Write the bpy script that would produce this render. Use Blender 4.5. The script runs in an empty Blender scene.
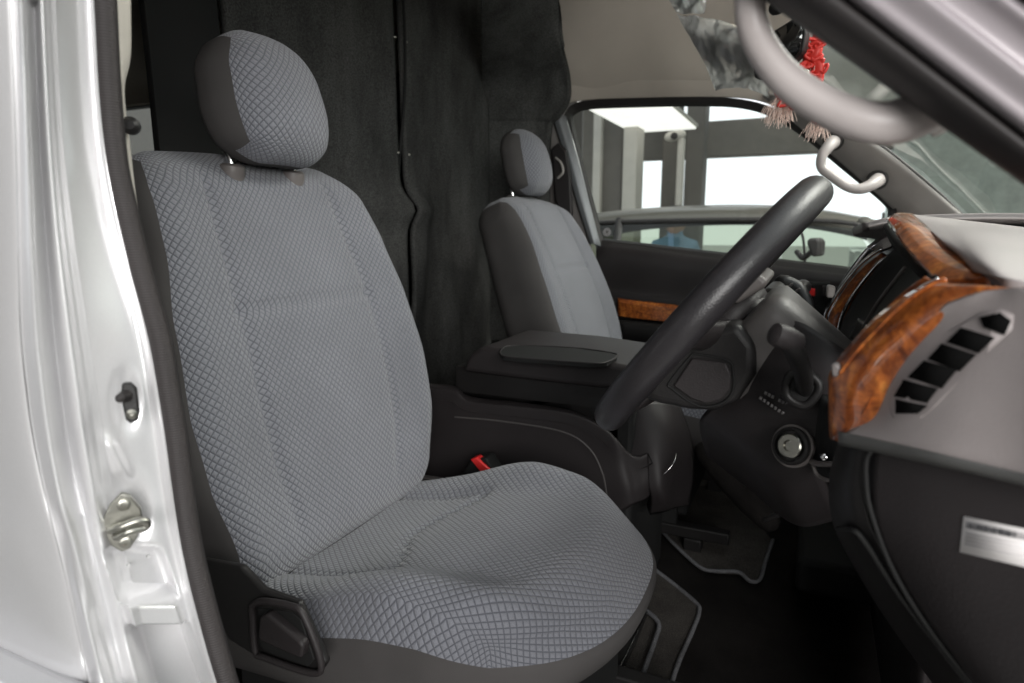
import bpy, bmesh, math, random
from mathutils import Vector, Matrix, noise
random.seed(7)
scn = bpy.context.scene
COL = scn.collection
# ------------------------------------------------------------------ camera model
FPX = 640.0; YAW = math.radians(24.8); PIT = math.radians(10.1); CZ = 1.55
cR = Vector((math.cos(YAW), math.sin(YAW), 0))
cF = Vector((-math.sin(YAW)*math.cos(PIT), math.cos(YAW)*math.cos(PIT), -math.sin(PIT)))
cU = Vector((-math.sin(YAW)*math.sin(PIT), math.cos(YAW)*math.sin(PIT), math.cos(PIT)))
O = Vector((0, 0, CZ))
def un(px, py, val, ax=1):
    "measured photo position -> the point of the real plane X/Y/Z = val it lies on"
    d = cF + cR*((px-512)/FPX) + cU*((341.5-py)/FPX)
    return O + d*((val-O[ax])/d[ax])
def V(*a): return Vector(a)
# ------------------------------------------------------------------ materials
def nmat(name):
    m = bpy.data.materials.new(name); m.use_nodes = True
    nt = m.node_tree; b = nt.nodes['Principled BSDF']
    return m, nt, b
def N(nt, t, **kw):
    n = nt.nodes.new(t)
    for k, v in kw.items():
        if k.startswith('_'): setattr(n, k[1:], v)
        else: n.inputs[k].default_value = v
    return n
def ramp(nt, fac, stops):
    r = nt.nodes.new('ShaderNodeValToRGB')
    e = r.color_ramp.elements
    while len(e) < len(stops): e.new(0.5)
    for i, (p, c) in enumerate(stops):
        e[i].position = p; e[i].color = (*c, 1)
    nt.links.new(fac, r.inputs[0]); return r.outputs[0]
def plastic(name, col, rough=.5, grain=.15, scale=900, spec=.5, var=.12, coat=0, metal=0):
    m, nt, b = nmat(name)
    tc = N(nt, 'ShaderNodeTexCoord')
    nz = N(nt, 'ShaderNodeTexNoise', Scale=scale, Detail=2)
    nt.links.new(tc.outputs['Object'], nz.inputs['Vector'])
    n2 = N(nt, 'ShaderNodeTexNoise', Scale=9, Detail=5)
    nt.links.new(tc.outputs['Object'], n2.inputs['Vector'])
    c0 = tuple(c*(1-var) for c in col); c1 = tuple(min(1, c*(1+var)) for c in col)
    nt.links.new(ramp(nt, n2.outputs[0], [(.3, c0), (.7, c1)]), b.inputs['Base Color'])
    mr = N(nt, 'ShaderNodeMapRange'); mr.inputs['To Min'].default_value = max(0, rough-.07); mr.inputs['To Max'].default_value = min(1, rough+.09)
    nt.links.new(n2.outputs[0], mr.inputs['Value']); nt.links.new(mr.outputs[0], b.inputs['Roughness'])
    b.inputs['Specular IOR Level'].default_value = spec
    b.inputs['Metallic'].default_value = metal
    b.inputs['Coat Weight'].default_value = coat; b.inputs['Coat Roughness'].default_value = .06
    if grain:
        bp = N(nt, 'ShaderNodeBump', Strength=grain, Distance=.0006)
        nt.links.new(nz.outputs[0], bp.inputs['Height']); nt.links.new(bp.outputs[0], b.inputs['Normal'])
    return m
def quilt(name, base, line, cell=.0096):
    "woven seat cloth with a small raised lozenge pattern"
    m, nt, b = nmat(name)
    uv = N(nt, 'ShaderNodeUVMap'); sp = N(nt, 'ShaderNodeSeparateXYZ')
    wn = N(nt, 'ShaderNodeTexNoise', Scale=30, Detail=2)
    nt.links.new(uv.outputs[0], wn.inputs['Vector'])
    va = N(nt, 'ShaderNodeVectorMath', _operation='MULTIPLY_ADD')
    nt.links.new(wn.outputs['Color'], va.inputs[0]); va.inputs[1].default_value = (.0008, .0008, 0)
    nt.links.new(uv.outputs[0], va.inputs[2]); nt.links.new(va.outputs[0], sp.inputs[0])
    def mth(op, a, bb=None, c=None):
        n = nt.nodes.new('ShaderNodeMath'); n.operation = op
        for i, v in enumerate((a, bb, c)):
            if v is None: continue
            if isinstance(v, (int, float)): n.inputs[i].default_value = v
            else: nt.links.new(v, n.inputs[i])
        return n.outputs[0]
    u, v = sp.outputs[0], sp.outputs[1]
    k = 1/cell
    us = mth('MULTIPLY', u, k); vs = mth('MULTIPLY', v, k*.92)
    f = []
    for op in ('ADD', 'SUBTRACT'):
        a = mth('FRACT', mth(op, us, vs)); a = mth('ABSOLUTE', mth('SUBTRACT', a, .5)); f.append(mth('MULTIPLY', a, 2))
    mx = mth('MAXIMUM', f[0], f[1])
    mr = N(nt, 'ShaderNodeMapRange', _interpolation_type='SMOOTHSTEP'); mr.inputs[1].default_value = .66; mr.inputs[2].default_value = .98
    nt.links.new(mx, mr.inputs[0])
    big = N(nt, 'ShaderNodeTexNoise', Scale=7, Detail=4); nt.links.new(uv.outputs[0], big.inputs['Vector'])
    fine = N(nt, 'ShaderNodeTexNoise', Scale=900, Detail=2); nt.links.new(uv.outputs[0], fine.inputs['Vector'])
    mixv = N(nt, 'ShaderNodeMix', _data_type='RGBA'); nt.links.new(mr.outputs[0], mixv.inputs[0])
    cA = ramp(nt, big.outputs[0], [(.3, tuple(c*.88 for c in base)), (.7, tuple(c*1.1 for c in base))])
    nt.links.new(cA, mixv.inputs[6]); mixv.inputs[7].default_value = (*line, 1)
    mm = N(nt, 'ShaderNodeMix', _data_type='RGBA', _blend_type='MULTIPLY'); mm.inputs[0].default_value = .55
    nt.links.new(mixv.outputs[2], mm.inputs[6]); nt.links.new(ramp(nt, fine.outputs[0], [(.3, (.6, .6, .6)), (.7, (1, 1, 1))]), mm.inputs[7])
    nt.links.new(mm.outputs[2], b.inputs['Base Color'])
    h = mth('SUBTRACT', 1, mth('MULTIPLY', mx, mx)); h = mth('ADD', h, mth('MULTIPLY', fine.outputs[0], .25))
    bp = N(nt, 'ShaderNodeBump', Strength=.75, Distance=.0016); nt.links.new(h, bp.inputs['Height']); nt.links.new(bp.outputs[0], b.inputs['Normal'])
    b.inputs['Roughness'].default_value = .85; b.inputs['Specular IOR Level'].default_value = .25
    b.inputs['Sheen Weight'].default_value = .25; b.inputs['Sheen Roughness'].default_value = .5
    return m
def wood(name):
    m, nt, b = nmat(name)
    tc = N(nt, 'ShaderNodeTexCoord')
    a = N(nt, 'ShaderNodeTexNoise', Scale=62, Detail=8, Distortion=1.1, Roughness=.65); nt.links.new(tc.outputs['Object'], a.inputs['Vector'])
    c = N(nt, 'ShaderNodeTexNoise', Scale=150, Detail=4, Distortion=.8); nt.links.new(tc.outputs['Object'], c.inputs['Vector'])
    r1 = ramp(nt, a.outputs[0], [(.26, (.07, .016, .006)), (.40, (.26, .060, .013)), (.56, (.55, .155, .028)), (.74, (.90, .36, .07))])
    r2 = ramp(nt, c.outputs[0], [(.35, (.45, .4, .35)), (.6, (1, 1, 1))])
    mx = N(nt, 'ShaderNodeMix', _data_type='RGBA', _blend_type='MULTIPLY'); mx.inputs[0].default_value = .8
    nt.links.new(r1, mx.inputs[6]); nt.links.new(r2, mx.inputs[7]); nt.links.new(mx.outputs[2], b.inputs['Base Color'])
    b.inputs['Roughness'].default_value = .35; b.inputs['Coat Weight'].default_value = 1; b.inputs['Coat Roughness'].default_value = .02
    return m
def paint(name, col, rough=.35, metal=.25):
    m, nt, b = nmat(name)
    tc = N(nt, 'ShaderNodeTexCoord'); fl = N(nt, 'ShaderNodeTexVoronoi', Scale=4000)
    nt.links.new(tc.outputs['Object'], fl.inputs['Vector'])
    nt.links.new(ramp(nt, fl.outputs['Distance'], [(.0, col), (.8, tuple(c*.82 for c in col))]), b.inputs['Base Color'])
    b.inputs['Metallic'].default_value = metal; b.inputs['Roughness'].default_value = rough
    b.inputs['Coat Weight'].default_value = .4; b.inputs['Coat Roughness'].default_value = .05
    return m
def felt(name, col, s=60, hs=.5):
    m, nt, b = nmat(name)
    tc = N(nt, 'ShaderNodeTexCoord')
    a = N(nt, 'ShaderNodeTexNoise', Scale=6, Detail=8, Roughness=.7); f = N(nt, 'ShaderNodeTexNoise', Scale=s*10, Detail=3)
    w = N(nt, 'ShaderNodeMapping'); w.inputs['Scale'].default_value = (1, 1, .35)
    nt.links.new(tc.outputs['Object'], w.inputs[0]); nt.links.new(w.outputs[0], a.inputs['Vector']); nt.links.new(tc.outputs['Object'], f.inputs['Vector'])
    r1 = ramp(nt, a.outputs[0], [(.3, tuple(c*.5 for c in col)), (.7, tuple(c*1.5 for c in col))])
    r2 = ramp(nt, f.outputs[0], [(.35, (.4, .4, .4)), (.65, (1, 1, 1))])
    mx = N(nt, 'ShaderNodeMix', _data_type='RGBA', _blend_type='MULTIPLY'); mx.inputs[0].default_value = .9
    nt.links.new(r1, mx.inputs[6]); nt.links.new(r2, mx.inputs[7]); nt.links.new(mx.outputs[2], b.inputs['Base Color'])
    bp = N(nt, 'ShaderNodeBump', Strength=hs, Distance=.002); nt.links.new(f.outputs[0], bp.inputs['Height']); nt.links.new(bp.outputs[0], b.inputs['Normal'])
    b.inputs['Roughness'].default_value = .95; b.inputs['Specular IOR Level'].default_value = .1
    return m
def glass(name, tint=(.93, .98, .95), refl=1.0, crumple=0):
    m, nt, b = nmat(name); nt.nodes.remove(b)
    out = nt.nodes['Material Output']
    tr = N(nt, 'ShaderNodeBsdfTransparent', Color=(*tint, 1)); gl = N(nt, 'ShaderNodeBsdfGlossy', Roughness=.02 if not crumple else .12)
    fr = N(nt, 'ShaderNodeFresnel', IOR=1.45)
    mx = N(nt, 'ShaderNodeMixShader')
    mu = N(nt, 'ShaderNodeMath', _operation='MULTIPLY'); mu.inputs[1].default_value = refl
    nt.links.new(fr.outputs[0], mu.inputs[0]); nt.links.new(mu.outputs[0], mx.inputs[0])
    nt.links.new(tr.outputs[0], mx.inputs[1]); nt.links.new(gl.outputs[0], mx.inputs[2]); nt.links.new(mx.outputs[0], out.inputs[0])
    if crumple:
        df = N(nt, 'ShaderNodeBsdfTranslucent', Color=(.9, .9, .9, 1)); d2 = N(nt, 'ShaderNodeBsdfDiffuse', Color=(.9, .9, .9, 1)); a1 = N(nt, 'ShaderNodeMixShader', Fac=.5); a2 = N(nt, 'ShaderNodeMixShader', Fac=.34)
        nt.links.new(df.outputs[0], a1.inputs[1]); nt.links.new(d2.outputs[0], a1.inputs[2]); nt.links.new(tr.outputs[0], a2.inputs[1]); nt.links.new(a1.outputs[0], a2.inputs[2]); nt.links.new(a2.outputs[0], mx.inputs[1])
        tc = N(nt, 'ShaderNodeTexCoord'); nz = N(nt, 'ShaderNodeTexNoise', Scale=13, Detail=3, Distortion=1.2)
        nt.links.new(tc.outputs['Object'], nz.inputs['Vector'])
        bp = N(nt, 'ShaderNodeBump', Strength=1, Distance=crumple); nt.links.new(nz.outputs[0], bp.inputs['Height'])
        nt.links.new(bp.outputs[0], gl.inputs['Normal']); nt.links.new(bp.outputs[0], fr.inputs['Normal'])
    return m
def ribbed(name, col):
    m = plastic(name, col, .55, .1, 500)
    nt = m.node_tree; b = nt.nodes['Principled BSDF']
    tc = N(nt, 'ShaderNodeTexCoord'); wv = N(nt, 'ShaderNodeTexWave', Scale=190, _bands_direction='Z'); nt.links.new(tc.outputs['Object'], wv.inputs['Vector'])
    bp = N(nt, 'ShaderNodeBump', Strength=.45, Distance=.001); nt.links.new(wv.outputs['Fac'], bp.inputs['Height']); nt.links.new(bp.outputs[0], b.inputs['Normal'])
    return m
def leather(name, col):
    m, nt, b = nmat(name)
    tc = N(nt, 'ShaderNodeTexCoord'); v = N(nt, 'ShaderNodeTexVoronoi', Scale=650); n = N(nt, 'ShaderNodeTexNoise', Scale=12, Detail=5)
    nt.links.new(tc.outputs['Object'], v.inputs['Vector']); nt.links.new(tc.outputs['Object'], n.inputs['Vector'])
    nt.links.new(ramp(nt, n.outputs[0], [(.3, tuple(c*.8 for c in col)), (.7, tuple(c*1.25 for c in col))]), b.inputs['Base Color'])
    bp = N(nt, 'ShaderNodeBump', Strength=.25, Distance=.0005); nt.links.new(v.outputs['Distance'], bp.inputs['Height']); nt.links.new(bp.outputs[0], b.inputs['Normal'])
    b.inputs['Roughness'].default_value = .38
    return m
M = dict(
 cloth=quilt('seat_cloth', (.192, .197, .221), (.092, .095, .112)),
 vinyl=plastic('seat_side_cloth', (.062, .058, .057), .8, .35, 1400, .2),
 black=plastic('black_trim', (.014, .013, .013), .45, .3, 600, .35),
 blackm=plastic('matt_black_trim', (.012, .012, .012), .7, .2, spec=.3),
 dgrey=plastic('dark_grey_trim', (.024, .0205, .0212), .5, .4, 600, .35),
 mgrey=plastic('mid_grey_trim', (.14, .125, .12), .42, .3),
 grey=plastic('grey_dash_trim', (.32, .285, .28), .5, .35),
 shroud=plastic('shroud_grey', (.085, .078, .076), .45, .3),
 fpil=plastic('far_pillar_trim', (.30, .28, .265), .5, .3),
 hgrey=plastic('handle_grey', (.44, .40, .39), .4, .15),
 lip=plastic('lip_grey', (.085, .085, .082), .4, .2),
 slot=plastic('slot_black', (.005, .005, .005), .9, 0, spec=.05),
 lgrey=plastic('light_grey_trim', (.42, .39, .37), .5, .3),
 cream=plastic('cream_trim', (.62, .58, .52), .5, .2),
 head=plastic('headliner_cloth', (.52, .465, .41), .95, .6, 700, .1, .04),
 felt=felt('partition_felt', (.085, .085, .082), 30, .8),
 carpet=felt('floor_carpet', (.018, .016, .015), 70, .9),
 mat=felt('mat_carpet', (.075, .068, .062), 45, 1),
 bind=felt('mat_binding', (.20, .20, .21), 60, 1),
 silver=paint('silver_body_paint', (.76, .755, .765), .28, .42),
 pillar=paint('pillar_body_paint', (.42, .38, .40), .35, .2),
 frame=paint('door_frame_paint', (.27, .28, .295), .4, .3),
 rubber=ribbed('seal_rubber', (.026, .0215, .0215)),
 rub2=plastic('smooth_rubber', (.02, .017, .017), .55, .1),
 wood=wood('burl_wood'),
 leather=leather('wheel_leather', (.022, .02, .022)),
 chrome=plastic('chrome', (.85, .85, .86), .12, 0, metal=1, var=.03),
 steel=plastic('zinc_steel', (.34, .335, .30), .32, .2, 300, metal=1, var=.25),
 red=plastic('red_plastic', (.75, .03, .03), .35, 0),
 redcloth=plastic('red_ribbon', (.70, .04, .03), .45, .5, 200),
 straw=plastic('pale_fringe', (.80, .62, .55), .6, 0),
 film=glass('clear_film', (.86, .87, .86), 2.2, .008),
 glass=glass('window_glass', refl=.7), wsg=glass('windscreen_glass', (.93, .97, .94), refl=.35),
 tglass=glass('green_glass', (.66, .70, .63), 1.0),
 mirror=plastic('mirror_face', (.10, .10, .10), .05, 0, metal=.9),
 label=plastic('label_paper', (.80, .77, .76), .5, 0),
 ink=plastic('label_ink', (.05, .05, .055), .6, 0),
 ink2=plastic('pale_ink', (.50, .48, .48), .6, 0),
 emb=plastic('embossed_print', (.20, .19, .19), .5, 0),
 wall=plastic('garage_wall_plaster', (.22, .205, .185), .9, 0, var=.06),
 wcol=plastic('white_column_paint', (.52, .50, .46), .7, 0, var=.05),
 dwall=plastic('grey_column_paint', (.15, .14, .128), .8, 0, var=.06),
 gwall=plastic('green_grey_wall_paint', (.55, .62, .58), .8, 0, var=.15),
 ceil=plastic('ceiling_paint', (.80, .80, .75), .9, 0, var=.04),
 conc=plastic('concrete', (.34, .33, .31), .55, 0, var=.15),
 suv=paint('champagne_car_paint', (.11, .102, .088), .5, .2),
 tyre=plastic('tyre_rubber', (.02, .02, .02), .8, 0),
 shirt=plastic('blue_shirt_cloth', (.20, .32, .50), .9, 0),
 skin=plastic('skin', (.45, .27, .19), .6, 0),
 hair=plastic('black_hair', (.015, .012, .01), .6, 0),
 wht=plastic('white_car_paint', (.75, .76, .77), .3, 0, coat=.5),
)
# ------------------------------------------------------------------ object helpers
def meta(o, label=None, cat=None, group=None, kind=None):
    for k, v in (('label', label), ('category', cat), ('group', group), ('kind', kind)):
        if v: o[k] = v
    return o
def thing(name, label, cat, loc=(0, 0, 0), group=None, kind=None):
    o = bpy.data.objects.new(name, None); COL.objects.link(o); o.location = loc
    o.empty_display_size = .05
    return meta(o, label, cat, group, kind)
def obj(name, verts, faces, m, parent=None, smooth=True, solid=0, bevel=0, bseg=2, sub=0, label=None, offset=-1, uvs=None, auto=None):
    me = bpy.data.meshes.new(name); me.from_pydata([tuple(v) for v in verts], [], faces); me.update()
    if uvs:
        uvl = me.uv_layers.new(name='UVMap')
        for lp in me.loops: uvl.data[lp.index].uv = uvs[lp.vertex_index]
    bm = bmesh.new(); bm.from_mesh(me)
    bmesh.ops.recalc_face_normals(bm, faces=bm.faces) if not solid else None
    for f in bm.faces: f.smooth = smooth
    bm.to_mesh(me); bm.free()
    me.materials.append(m)
    o = bpy.data.objects.new(name, me); COL.objects.link(o)
    if parent: link(o, parent)
    if sub:
        s = o.modifiers.new('s', 'SUBSURF'); s.levels = s.render_levels = sub
    if solid:
        s = o.modifiers.new('t', 'SOLIDIFY'); s.thickness = solid; s.offset = offset; s.use_even_offset = False
    if bevel:
        s = o.modifiers.new('b', 'BEVEL'); s.width = bevel; s.segments = bseg; s.limit_method = 'ANGLE'; s.angle_limit = math.radians(35)
    if smooth and (solid or bevel or auto):
        s = o.modifiers.new('w', 'WEIGHTED_NORMAL'); s.keep_sharp = True
        me.set_sharp_from_angle(angle=math.radians(auto or 50))
    if label: o['label'] = label
    return o
def link(o, parent):
    o.parent = parent
    if parent.type == 'EMPTY': o.matrix_parent_inverse = Matrix.Translation(-Vector(parent.location))
def cr(pts, n):
    "Catmull-Rom through points, n samples per segment"
    P = [Vector(p) for p in pts]; out = []
    for i in range(len(P)-1):
        a = P[i-1] if i else P[0]*2-P[1]; b = P[i]; c = P[i+1]; d = P[i+2] if i+2 < len(P) else P[-1]*2-P[-2]
        for k in range(n):
            t = k/n
            out.append(.5*((2*b)+(c-a)*t+(2*a-5*b+4*c-d)*t*t+(3*b-a-3*c+d)*t**3))
    out.append(P[-1]); return out
def grid_faces(nr, nc, closed=False):
    F = []
    for i in range(nr-1):
        for j in range(nc-1 if not closed else nc):
            F.append((i*nc+j, i*nc+(j+1) % nc, (i+1)*nc+(j+1) % nc, (i+1)*nc+j))
    return F
def W(p):   # (px,py,Y) or a ready Vector
    return p if isinstance(p, Vector) else un(*p)
def loft(name, rows, m, parent=None, thick=.004, n=6, k=6, disp=None, **kw):
    R = [cr([W(p) for p in r], n) for r in rows]
    nc = len(R[0]); C = [cr([R[i][j] for i in range(len(R))], k) for j in range(nc)]
    nr = len(C[0]); vs = [C[j][i] for i in range(nr) for j in range(nc)]
    if disp: vs = [disp(v, i//nc/(nr-1), (i % nc)/(nc-1)) for i, v in enumerate(vs)]
    # solid sheet: thickness away from the eye side
    c = sum(vs, V(0, 0, 0))/len(vs); nrm = V(0, 0, 0)
    for f in grid_faces(nr, nc)[::max(1, nr*nc//60)]:
        nrm += (vs[f[2]]-vs[f[0]]).cross(vs[f[3]]-vs[f[1]])
    F = grid_faces(nr, nc)
    if nrm.dot(O-c) < 0: F = [tuple(reversed(f)) for f in F]
    return obj(name, vs, F, m, parent, solid=thick, **kw)
def tube(name, pts, r, m, parent=None, n=8, seg=12, flat=1.0, flatdir=None, closed=False, caps=True, **kw):
    P = cr([W(p) for p in pts], n) if n > 1 else [W(p) for p in pts]
    if closed: P = P[:-1]
    L = len(P); vs = []
    rr = r if isinstance(r, (list, tuple)) else [r]
    prev = None
    for i, p in enumerate(P):
        t = (P[(i+1) % L]-P[i-1]) if closed else (P[min(i+1, L-1)]-P[max(i-1, 0)])
        t.normalize()
        if flatdir is not None: u = Vector(flatdir); u = (u-t*u.dot(t)).normalized()
        elif prev is None: u = t.orthogonal().normalized()
        else: u = (prev-t*prev.dot(t)).normalized()
        prev = u; w = t.cross(u)
        q = i/(L-1)*(len(rr)-1); a = int(min(q, len(rr)-2)) if len(rr) > 1 else 0
        R = rr[0] if len(rr) == 1 else rr[a]+(rr[a+1]-rr[a])*(q-a)
        for s in range(seg):
            an = 2*math.pi*s/seg
            vs.append(p+u*(R*flat*math.cos(an))+w*(R*math.sin(an)))
    F = grid_faces(L, seg, True)
    if closed: F += [((L-1)*seg+j, (L-1)*seg+(j+1) % seg, (j+1) % seg, j) for j in range(seg)]
    elif caps:
        for base, sg in ((0, -1), ((L-1)*seg, 1)):   # domed ends
            i0 = 0 if sg < 0 else L-1
            t = (P[0]-P[1]).normalized() if sg < 0 else (P[-1]-P[-2]).normalized()
            R = rr[0] if sg < 0 else rr[-1]
            ring = [base+j for j in range(seg)]; c0 = P[i0]
            for a in (.5, .85):
                nb = len(vs)
                for j in range(seg): vs.append(c0+(vs[base+j]-c0)*math.cos(a*math.pi/2)+t*R*math.sin(a*math.pi/2)*min(1, flat))
                nw = [nb+j for j in range(seg)]
                F += [(ring[j], ring[(j+1) % seg], nw[(j+1) % seg], nw[j]) for j in range(seg)]; ring = nw
            F.append(tuple(ring))
    return obj(name, vs, F, m, parent, **kw)
def plate(name, pts, m, parent=None, thick=.01, push=None, bevel=.001, n=1, **kw):
    "outline -> slab of real thickness; push = direction the thickness goes"
    P = [W(p) for p in pts]
    if n > 1: P = cr(P+[P[0]], n)[:-1]
    push = (Vector(push).normalized() if push else ((sum(P, V(0, 0, 0))/len(P))-O).normalized())*thick
    L = len(P); vs = P+[p+push for p in P]
    F = [tuple(range(L)), tuple(range(2*L-1, L-1, -1))]+[(i, L+i, L+(i+1) % L, (i+1) % L) for i in range(L)]
    return obj(name, vs, F, m, parent, bevel=bevel, **kw)
def box(name, lo, hi, m, parent=None, bevel=.002, rot=None, **kw):
    lo, hi = Vector(lo), Vector(hi)
    vs = [V(x, y, z) for x in (lo.x, hi.x) for y in (lo.y, hi.y) for z in (lo.z, hi.z)]
    if rot:
        c = (lo+hi)/2; vs = [c+rot@(v-c) for v in vs]
    F = [(0, 1, 3, 2), (4, 6, 7, 5), (0, 4, 5, 1), (2, 3, 7, 6), (0, 2, 6, 4), (1, 5, 7, 3)]
    return obj(name, vs, F, m, parent, bevel=bevel, **kw)
def lathe(name, c, axis, prof, m, parent=None, seg=28, **kw):
    "prof: (radius, distance along axis) from the back to the front"
    ax = Vector(axis).normalized(); u = ax.orthogonal().normalized(); w = ax.cross(u); vs = []
    for r, h in prof:
        for s in range(seg):
            a = 2*math.pi*s/seg; vs.append(Vector(c)+ax*h+(u*math.cos(a)+w*math.sin(a))*max(r, 1e-5))
    F = grid_faces(len(prof), seg, True)+[tuple(range(seg)), tuple((len(prof)-1)*seg+s for s in range(seg))]
    return obj(name, vs, F, m, parent, auto=40, **kw)
PX = []   # per vertex: outward direction in the wrap plane and extra arc length
def arc_uv(s, q, H, r, up, axes):
    'unrolled cloth position: planar position plus the length that runs over the rounded edge'
    a, b = axes; rr = r
    ca = max(-(H[a]-rr[a]), min(H[a]-rr[a], s[a])); cb = max(-(H[b]-rr[b]), min(H[b]-rr[b], s[b])); cu = max(-(H[up]-rr[up]), min(H[up]-rr[up], s[up]))
    da, db, du = s[a]-ca, s[b]-cb, s[up]-cu
    l = math.hypot(da, db)
    if l < 1e-6: return q[a], q[b]
    n = math.sqrt((da/rr[a])**2+(db/rr[b])**2+(du/rr[up])**2) or 1
    q0 = math.hypot(da/n, db/n)
    ex = l+(H[up]-s[up])-q0 if s[up] < H[up]-1e-6 else l*.8-q0
    if s[up] < H[up]-1e-6: ex -= .2*max(rr[a], rr[b])
    ga, gb = (s[a]/H[a])*abs(s[a]/H[a])**4/H[a], (s[b]/H[b])*abs(s[b]/H[b])**4/H[b]
    g = math.hypot(ga, gb) or 1
    return q[a]+ga/g*ex, q[b]+gb/g*ex
def pillow(H, r, res, deform):
    "rounded block; returns list of (point, source point), faces"
    idx = {}; V0 = []; F = []
    def vid(p):
        k = tuple(round(c, 6) for c in p)
        if k not in idx: idx[k] = len(V0); V0.append(Vector(p))
        return idx[k]
    nx, ny, nz = [max(4, int(2*h/res)) for h in H]
    L = [[-h+2*h*i/n for i in range(n+1)] for h, n in zip(H, (nx, ny, nz))]
    for ax in range(3):
        a, b = [i for i in range(3) if i != ax]
        for s in (-1, 1):
            for i in range(len(L[a])-1):
                for j in range(len(L[b])-1):
                    q = []
                    for di, dj in ((0, 0), (1, 0), (1, 1), (0, 1)):
                        p = [0, 0, 0]; p[ax] = s*H[ax]; p[a] = L[a][i+di]; p[b] = L[b][j+dj]; q.append(vid(p))
                    F.append(tuple(q))
    out = []; PX.clear()
    for p in V0:
        c = V(*[max(-(h-rr), min(h-rr, x)) for x, h, rr in zip(p, H, r)])
        d = V(*[(x-y)/rr for x, y, rr in zip(p, c, r)])
        if d.length > 1e-9:
            # spread corner directions evenly
            d.normalize()
        q = c+V(*[x*rr for x, rr in zip(d, r)])
        out.append(deform(q, p))
    return V0, out, F
def ss(a, b, x):
    t = max(0, min(1, (x-a)/(b-a))); return t*t*(3-2*t)
def tab(T, x):
    if x <= T[0][0]: return T[0][1]
    for (a, p), (b, q) in zip(T, T[1:]):
        if x <= b:
            t = (x-a)/(b-a); t = t*t*(3-2*t)*.5+t*.5; return p+(q-p)*t
    return T[-1][1]
def split_pillow(nameA, nameB, V0, P, F, isA, uvf, mA, mB, parent, world):
    res = []
    for nm, mm, want in ((nameA, mA, True), (nameB, mB, False)):
        mp = {}; vs = []; uv = []; fs = []
        for f in F:
            c = sum((V0[i] for i in f), V(0, 0, 0))/4
            if isA(c) != want: continue
            g = []
            for i in f:
                if i not in mp:
                    mp[i] = len(vs); q = P[i]
                    vs.append(world(q)); uv.append(uvf(V0[i], q))
                g.append(mp[i])
            fs.append(tuple(g))
        res.append(obj(nm, vs, fs, mm, parent, uvs=uv))
    return res
def groove(d, w=.004): return math.exp(-(d/w)**2)
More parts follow.
